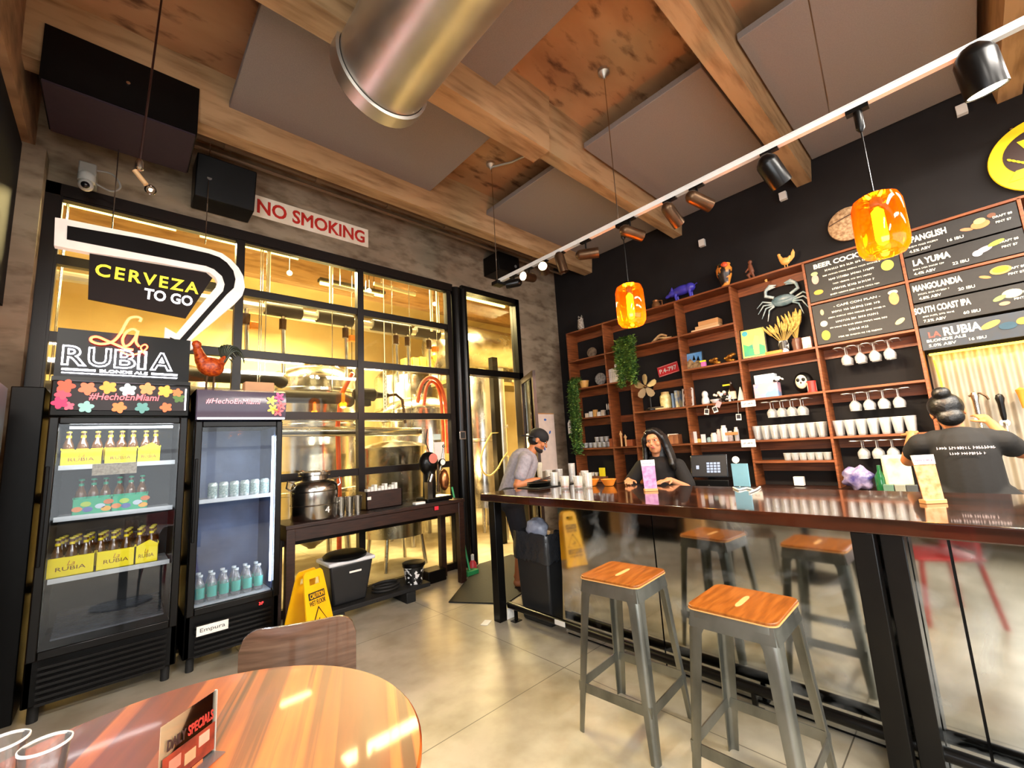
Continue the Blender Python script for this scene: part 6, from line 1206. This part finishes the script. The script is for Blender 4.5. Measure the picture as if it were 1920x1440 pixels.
bx('pink_cup', 1516, Z3, .08, .12, .08, mat('pink_printed_cup', 'd88878', .5, scale=20, col2='e8d8c8'), 'pink printed tin at the right end of the fourth column shelf', 'tin', x=5.27); bx('orange_tray', 1452, Z3, .16, .035, .06, mat('orange_toy', 'e88420', .4, scale=30), 'small orange toy boat before the dried grain vases', 'toy', x=5.24)
pc = at(1468, 563, 'x', 5.40); t = thing('crab_wall_figure', 'blue-grey crab mounted on the wall with raised claws', 'ornament', pc, RW); MCr = mat('crab_shell', '7c9098', .35, scale=14, col2='4c6a74'); MCl = mat('crab_limb', 'c4ccc8', .35, scale=20, col2='7898a4')
B().ell((0, 0, 0), (.12, .035, .065), 24, 12).ell((0, -.01, .015), (.10, .035, .045), 20, 10).build('shell', MCr, t)
for s in (-1, 1):
    B().tube([(s*.08, -.01, .05), (s*.16, -.015, .09), (s*.15, -.02, .15)], [.016, .02, .016], 10).tube([(s*.15, -.02, .15), (s*.10, -.02, .19), (s*.04, -.02, .185)], [.018, .024, .006], 10).tube([(s*.13, -.02, .16), (s*.09, -.02, .165), (s*.05, -.02, .165)], [.014, .012, .004], 8).build('claw', MCl, t)
    for k in range(4): a = R(8-24*k); B().tube([(s*.09, -.005, -.01-.012*k), (s*(.1+.1*math.cos(a)), -.01, .02+.11*math.sin(a)), (s*(.1+.17*math.cos(a)), -.01, -.05+.17*math.sin(a))], [.011, .009, .003], 8).build('leg', MCl, t)
bx('blue_toolbox', 1441, Z2, .24, .16, .12, mat('blue_pink_print', '7ea0c8', .4, scale=10, col2='d8a8b4', lo=.45, hi=.55), 'blue and pink printed lunch box on the fourth column shelf', 'box'); bx('white_carton', 1437, Z2+.16, .2, .1, .12, mat('pale_blue_white', 'dce8f0', .5), 'pale blue and white carton on top of the lunch box', 'carton')
t = thing('toy_car', 'small white toy car on top of the lunch box at its right', 'toy', spos(1459, Z2+.16, 5.26), RW); B().prism([(-.05, .01), (.05, .01), (.05, .03), (.03, .035), (.02, .055), (-.02, .055), (-.035, .035), (-.05, .03)], -.02, .02).build('body', M_white, t, bevel=.003)
for x in (-.03, .03): B().lathe([(.003, -.024), (.012, -.023), (.012, .023), (.003, .024)], (x, 0, .012), 14, 'y').build('wheel', M_blk, t)
t = thing('skull_mask', 'black and white skull-like mask on the fourth column shelf', 'mask', spos(1510, Z2), RW); B().ell((0, 0, .12), (.09, .05, .11)).build('hood', M_blkm, t); b = B().ell((-.01, -.035, .125), (.055, .03, .075)); b.build('face', mat('bone_paint', 'e8dcc0', .5), t)
for s in (-1, 1): B().ell((-.01+s*.024, -.06, .145), (.017, .01, .02)).build('eye_hole', M_blk, t)
B().ell((-.01, -.064, .115), (.007, .006, .012)).build('nose_hole', M_blk, t)
t = thing('toy_drum', 'red and white striped toy drum before the skull mask', 'toy', spos(1524, Z2, 5.25), RW); B().lathe([(.04, 0), (.04, .11)], n=22).build('drum', mat('red_stripes', 'c83028', .4, scale=14, col2='f0e8e0', stretch=(1, 1, .1), lo=.49, hi=.51), t)
for z in (0, .105): B().lathe([(.043, z), (.043, z+.012)], n=22).build('rim', col('c83028'), t)
# glass racks, hanging stemware, rows of glasses
def sw_glass():
    t = thing('wine_glass', 'g', 'glass', (0, -20, 0)); B().lathe([(.032, 0), (.03, -.003), (.004, -.008), (.004, -.07), (.02, -.082), (.04, -.11), (.042, -.135), (.036, -.17), (.034, -.17), (.04, -.135), (.037, -.11), (.016, -.085), (.002, -.078)], n=22, cap=False).build('glass', G_ware, t); B().lathe([(.034, -.172), (.0375, -.17), (.0375, -.168), (.034, -.168)], n=22, cap=False).build('rim', M_white, t); return t
wg = sw_glass()
def rack(y0, y1, z, name, glasses=4, fill=None):
    t = thing('glass_rack', 'chrome stemware rack '+name, 'rack', (XF+.02, (y0+y1)/2, z-.012), RW, 'chrome stemware racks'); w = (y0-y1)
    n = 4
    for k in range(n+1):
        x = -w/2+.06+(w-.12)*k/n; B().tube([(x-.03, .2, -.02), (x-.03, 0, -.02), (x-.015, -.02, -.02), (x+.015, -.02, -.02), (x+.03, 0, -.02), (x+.03, .2, -.02)], .004, 8).build('wire', col('f4f0e8', .2, .4), t)
    for k in range(n): x = -w/2+.06+(w-.12)*(k+.5)/n; place_first(wg, U, (XF+.06, (y0+y1)/2-x, z-.03), 'clear wine glass hanging from the rack '+name, 'wine glasses hanging in the racks, rack by rack', rz=0)
    for k in range(n): x = -w/2+.06+(w-.12)*(k+.5)/n; dup(wg, (XF+.16, (y0+y1)/2-x, z-.03), 0, 'second-row wine glass behind, on the rack '+name, 'second row wine glasses in the racks')
rack(1.60, 1.1, 1.80, 'above the pint glasses'); rack(.88, .33, 2.26, 'directly below the chalk menu boards'); rack(.88, .33, 1.80, 'above the tumblers'); rack(.88, .33, 1.34, 'lowest, above the cream sack')
pg = thing('pint_glass', 'g', 'glass', (0, -20, 0)); B().lathe([(.003, 0), (.028, .001), (.04, .13), (.041, .15), (.038, .15), (.027, .015), (.003, .012)], n=20, cap=False).build('glass', G_ware, pg); B().lathe([(.038, .148), (.0418, .15), (.0418, .153), (.038, .153)], n=20, cap=False).build('rim', M_white, pg)
for j in range(2):
    for i in range(8): place_first(pg, U, (XF+.055+.09*j, 1.66-.085*i, Z1), ['clear pint glass in the front row of the fourth column shelf', 'clear pint glass in the back row of the fourth column shelf'][j], 'pint glasses on the fourth column shelf, row by row', rz=0)
for i in range(6): place_first(tw, U, (XF+.06, 1.40-.07*i, Zq), 'short clear glass in the row on the low shelf below the pint glasses', 'short glasses on the low shelf', rz=0)
for j in range(2):
    for i in range(7): dup(pg, (XF+.055+.09*j, .92-.088*i, Z1), 0, ['clear tumbler in the front row of the menu column shelf', 'clear tumbler in the back row of the menu column shelf'][j], 'tumblers in the menu column, row by row')
bx('white_dispenser', 1500, .87, .09, .09, .06, M_paper, 'small white box on the back counter below the low glass shelf', 'box', x=5.3)
t = thing('plastic_bag', 'crumpled purple and clear plastic bag on the back counter', 'bag', spos(1612, .87, 5.1), RW); b = B(); b.ell((0, 0, .1), (.12, .07, .11), 24, 16); o = b.build('bag', mat('crumpled_lilac', 'a094b4', .3, scale=12, col2='3a3470', bump=1), t, smooth=80)
for v in o.data.vertices: v.co += Vector((math.sin(v.co.z*70), 0, math.sin(v.co.x*70)))*.015
bx('green_white_bag', 1688, .90, .19, .28, .08, mat('pale_green_sack', 'dcdcb0', .6, scale=6, col2='8ca078', lo=.3, hi=.45), 'tall cream sack with a green top behind the barista', 'sack', x=5.05, bevel=.03)
t = thing('green_bottle', 'dark green bottle beside the cream sack', 'bottle', spos(1655, .87, 5.05), RW); B().lathe([(.04, 0), (.042, .12), (.016, .17), (.014, .22), (.003, .222)], n=18).build('glass', mat('green_glass', '1c5a34', .1), t)
for i in range(3): bx('small_packet', 1668+i*22, .87, .07, .06, .05, mat('packet_%d' % i, ['5a7a6a', '8a8c80', '4a4e50'][i], .4, scale=30), ['green', 'pale', 'dark'][i]+' small packet on the back counter below the cream sack', 'packet', x=4.98)
# -- menu boards
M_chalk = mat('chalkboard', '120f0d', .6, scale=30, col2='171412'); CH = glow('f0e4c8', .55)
def board(y0, y1, z0, z1, label, draw, mt=M_chalk):
    t = thing('menu_board', label, 'menu board', (XF+.005, (y0+y1)/2, (z0+z1)/2), RW, 'chalk menu boards above the taps'); w = abs(y1-y0)-.03; h = z1-z0-.008
    B().box(-w/2, 0, -h/2, w/2, .015, h/2).build('panel', mt, t, bevel=.002); draw(t, w, h); return t
def T_(s, x, z, w, h, t, c=None, b=.01): txt(s, x, z, w, h, c or CH, t, y=-.002, bold=b)
BL = [0]
def blob(t, x, z, rx, rz, c, nm='chalk_drawing', a0=0):
    BL[0] += 1; B().disc(x, z, rx, rz, -.002-.0006*(BL[0] % 7), 0, 18, a0).build(nm, mat('chalk_'+c, c, .8, scale=30), t)
def bc(t, w, h):
    T_('BEER COCKTAILS', -.02, h*.36, w*.74, .05, t, b=.03)
    for i, (s, ww) in enumerate((('', .55), ('', .62), ('', .5), ('', .42), ('', .46), ('', .52))): scribble(t, 0, h*.2-i*.052, w*ww, .026 if i % 2 == 0 else .018, CH, y=-.001, seed=20+i)
    blob(t, -.29, .02, .03, .05, 'd8a090'); blob(t, -.29, .08, .03, .02, 'b8c880'); blob(t, -.28, -.12, .04, .025, 'e0a040'); blob(t, .27, -.03, .045, .05, 'd8c84c'); blob(t, .27, .08, .03, .02, 'd8c47c')
board(.98, .23, 2.735, 3.165, 'chalk menu board headed BEER COCKTAILS, left of the right pendant', bc)
def cp_(t, w, h):
    T_('- CAFÉ CON PLAN -', 0, h*.38, w*.5, .026, t)
    for i, (s, ww) in enumerate((('', .5), ('', .6), ('', .45), ('', .6), ('', .2), ('', .45))): scribble(t, -.02, h*.24-i*.052, w*ww, .026 if i % 2 == 0 else .018, CH, y=-.001, seed=40+i)
    blob(t, .27, .1, .035, .06, 'c88a58'); blob(t, .27, .16, .035, .02, 'ecdcb8'); blob(t, -.28, -.12, .035, .05, 'e0d040'); blob(t, -.28, .0, .03, .03, 'd8ccb0'); blob(t, .28, -.12, .04, .02, 'd8c080', a0=.6); blob(t, -.28, .12, .015, .03, 'c8a880')
board(.98, .23, 2.285, 2.705, 'chalk coffee cocktail menu board below the beer cocktails board', cp_)
def beer(nm, sub, abv, oz, dr, tw_=.36):
    def f(t, w, h):
        T_(nm, -w*.26, h*.18, w*tw_, .058, t, b=.035); scribble(t, -w*.30, -h*.13, w*.28, .018, CH, y=-.001, seed=len(nm)); T_(abv, -w*.34, -h*.33, w*.2, .024, t); T_(oz, -w*.02, -h*.28, w*.14, .024, t)
        T_('DRAFT $8', w*.38, h*.12, w*.15, .02, t); T_('PINT $7', w*.38, -h*.1, w*.12, .02, t); dr(t, w, h)
    return f
board(.23, -.50, 2.945, 3.165, 'chalk menu board reading SPANGLISH, topmost over the taps', beer('SPANGLISH', 'LATIN LAGER', '4.5% ABV', '16 IBU', lambda t, w, h: (blob(t, .14, .0, .055, .035, 'b07848'), blob(t, .14, .03, .035, .025, 'c89868'), blob(t, .06, -.01, .04, .014, 'c87850', a0=-.3), blob(t, .21, .05, .025, .02, '6a4430'))))
board(.23, -.50, 2.735, 2.94, 'chalk menu board reading LA YUMA', beer('LA YUMA', 'AMERICAN LAGER', '4.4% ABV', '22 IBU', lambda t, w, h: (blob(t, .13, .0, .05, .022, 'd0b0b8', a0=.3), blob(t, .20, .03, .05, .018, 'a8b83c', a0=.3), blob(t, .09, -.02, .03, .025, 'e0dcdc')), .34))
board(.23, -.50, 2.505, 2.705, 'chalk menu board reading MANGOLANDIA', beer('MANGOLANDIA', 'MANGO BLONDE ALE', '4.8% ABV', '20 IBU', lambda t, w, h: (blob(t, .19, .03, .06, .035, 'c88a4c'), blob(t, .19, .035, .045, .025, 'ecc020'), blob(t, .10, .0, .035, .012, 'b07848', a0=-.4)), .44))
board(.23, -.50, 2.295, 2.50, 'chalk menu board reading SOUTH COAST IPA', beer('SOUTH COAST IPA', 'WEST COAST IPA', '7.5% ABV', '60 IBU', lambda t, w, h: (blob(t, .22, .03, .055, .035, 'd8c890'), blob(t, .15, .01, .04, .018, '8a9c58', a0=.4), blob(t, .17, -.04, .03, .015, 'c88a68')), .5))
M_db = mat('dark_blue_board', '23282e', .5, scale=14, col2='1e2a38')
def lr(t, w, h): T_('LA', -w*.37, h*.14, w*.11, .05, t, glow('b03c30', .5), b=.03); T_('RUBIA', -w*.13, h*.18, w*.32, .075, t, b=.03); T_('BLONDE ALE', -w*.28, -h*.12, w*.34, .024, t, b=.02); T_('5.0% ABV', -w*.32, -h*.33, w*.24, .024, t); T_('16 IBU', -w*.02, -h*.3, w*.14, .022, t); blob(t, .07, .03, .06, .025, 'c89848', a0=.4); blob(t, .16, .0, .05, .03, '2c4858'); blob(t, .24, .02, .035, .028, 'c88a3c', a0=.2)
board(.23, -.50, 2.07, 2.28, 'dark blue menu board reading LA RUBIA BLONDE ALE, lowest over the taps', lr, M_db)
# corrugated wall, light strip, taps
M_cor = mat('corrugated_steel', '9c9484', .5, .4, scale=5); pts = []
b = B(); n = 60; ya, yb_ = .205, -1.9; fr = []
for i in range(n*4+1): y = ya+(yb_-ya)*i/(n*4); fr.append((5.43+.012*math.cos(2*PI*i/4*.5), y))
b.add([(x, y, .86) for x, y in fr]+[(x, y, 2.06) for x, y in fr], [(i, i+1, len(fr)+i+1, len(fr)+i) for i in range(len(fr)-1)]); b.build('corrugated_panel', M_cor, label='corrugated steel wall panel lit yellow behind the beer taps', cat='wall panel', smooth=80)
B().box(5.38, -1.9, 2.045, 5.42, .19, 2.06).build('light_strip', glow('ffc83a', 7), label='warm yellow light strip under the lowest menu board', cat='light')
B().tube([(5.40, .165, 2.0), (5.40, .15, 1.8), (5.40, .15, 1.4)], .007).build('neon_tube', glow('ffcf20', 4), label='thin yellow glowing tube standing at the left edge of the corrugated panel', cat='light')
lamp('AREA', (5.36, -.8, 2.03), 14, (1, .72, .22), 2.0, .04, aim=(5.46, -.8, 1.2), name='strip_glow').rotation_euler
def tap(px, py, label, mtl):
    t = thing('beer_tap', label, 'beer tap', at(px, py, 'x', 5.36), RW, 'beer taps'); B().lathe([(.03, 0), (.03, .012), (.014, .016), (.014, .06)], axis='y', n=18).build('shank', M_steel, t).location = (0, -.01, -.1)
    B().tube([(0, -.03, -.1), (0, -.06, -.1), (0, -.09, -.13), (0, -.095, -.18)], .012).build('spout', M_steel, t); B().lathe([(.012, -.08), (.018, -.04), (.02, .06), (.028, .1), (.02, .13), (.003, .14)], (0, -.06, 0), 16).build('tap_handle', mtl, t); return t
tap(1832, 765, 'steel beer tap with a wing-shaped handle just right of the hair bun', M_steel); tap(1879, 770, 'black handled beer tap at the right', M_blk)
p = at(1832, 742, 'x', 5.3); B().tube([(-.05, 0, .0), (-.02, 0, .02), (.02, 0, .02), (.05, 0, -.01), (.06, 0, -.04)], .008).build('wing_handle', M_brass, label='curved bronze wing on top of the steel beer tap', cat='handle', loc=p, rz=RW)
t = thing('orange_handle_tap', 'orange handled beer tap at the right edge of the picture', 'beer tap', at(1916, 742, 'x', 5.36), RW, 'beer taps'); B().lathe([(.012, -.1), (.022, 0), (.03, .05), (.003, .07)], n=16).build('tap_handle', col('e07a20'), t)
# wall basket, logo
pb = at(1592, 420, 'x', 5.43); t = thing('woven_basket', 'round woven basket hung on the wall behind the right pendant', 'basket', pb, RW)
B().lathe([(.17, .0), (.175, -.02), (.16, -.03), (.1, -.045), (.005, -.05)], axis='y', n=36, sx=1, sy=1).build('basket', mat('pale_wicker', 'c8a880', .7, scale=40, col2='8c6a48', bump=.4), t); B().tube([(.172*math.cos(2*PI*k/36), -.01, .172*math.sin(2*PI*k/36)) for k in range(36)], .007, 6, closed=True).build('rim', mat('dark_wicker', '5a3c28', .7), t); B().tube([(-.16, -.035, .03), (0, -.055, .07), (.15, -.035, .1)], .006).build('slit', mat('dark_wicker', '5a3c28', .7), t)
t = thing('round_brand_sign', 'round yellow sign with a dark centre, goblet and grain ears', 'sign', (5.42, -.715, 3.575), RW); MY = mat('yellow_enamel', 'f0cc20', .4, emit='f0c81c', es=.05); MD = col('33201a', .5)
B().lathe([(.31, .02), (.315, .01), (.31, 0), (.005, 0)], axis='y', n=56).build('disc', MY, t); B().disc(0, .03, .225, .20, -.004, 0, 40).build('centre', MD, t)
B().prism([(-.13, .15), (.13, .15), (.09, .05), (.02, -.01), (.02, -.07), (.07, -.1), (-.07, -.1), (-.02, -.07), (-.02, -.01), (-.09, .05)], -.008, -.004).build('goblet', MY, t); B().prism([(-.22, -.17), (.22, -.17), (.17, -.09), (-.17, -.09)], -.007, -.004).build('banner', MY, t)
for s in (-1, 1):
    b = B()
    for k in range(6): b.disc(s*(.19-.022*k), .02-.02*k, .018, .008, -.009, -.004, 10, s*.9)
    b.build('grain_ear', MY, t)
B().disc(0, .2, .03, .012, -.008, -.004, 10).build('mark', MD, t)
B().lathe([(.003, 0), (.012, .004), (.012, .02)], axis='y', n=12).build('wall_bolt', M_brass, label='small brass bolt in the wall above the round yellow sign', cat='bolt', loc=at(1896, 240, 'x', 5.43), rz=RW)
# whiteboard by the door
pa = at(1010, 775, 'y', 4.58); pb2 = at(1047, 880, 'y', 4.58)
t = thing('drawing_poster', 'large white paper with blue doodles pinned to the concrete wall beside the door', 'poster', ((pa.x+pb2.x)/2-.02, 4.585, 0))
w = pb2.x-pa.x+.02; B().box(-w/2, 0, 1.05, w/2, .008, pa.z).build('sheet', mat('pinkish_paper', 'ecd6c8', .7), t); B().box(-w/2, -.004, pa.z-.012, w/2, .01, pa.z+.004).build('top_strip', col('c8905c'), t)
for k, (x, z) in enumerate(((-.02, -.1), (.07, -.3), (-.08, -.55))): B().disc(x, pa.z+z, .03, .018, -.002, 0, 10, k).build('doodle', col('3c6cc0'), t)
B().box(-.035, 0, -.11, .035, .003, .05).prism([(-.035, .05), (.035, .05), (.02, .1), (0, .11)], 0, .003).build('paper_tag', M_paper, label='white paper tag hanging on the left side of the shelving under the ivy', cat='tag', loc=at(1068, 800, 'x', 5.18), rz=RW)
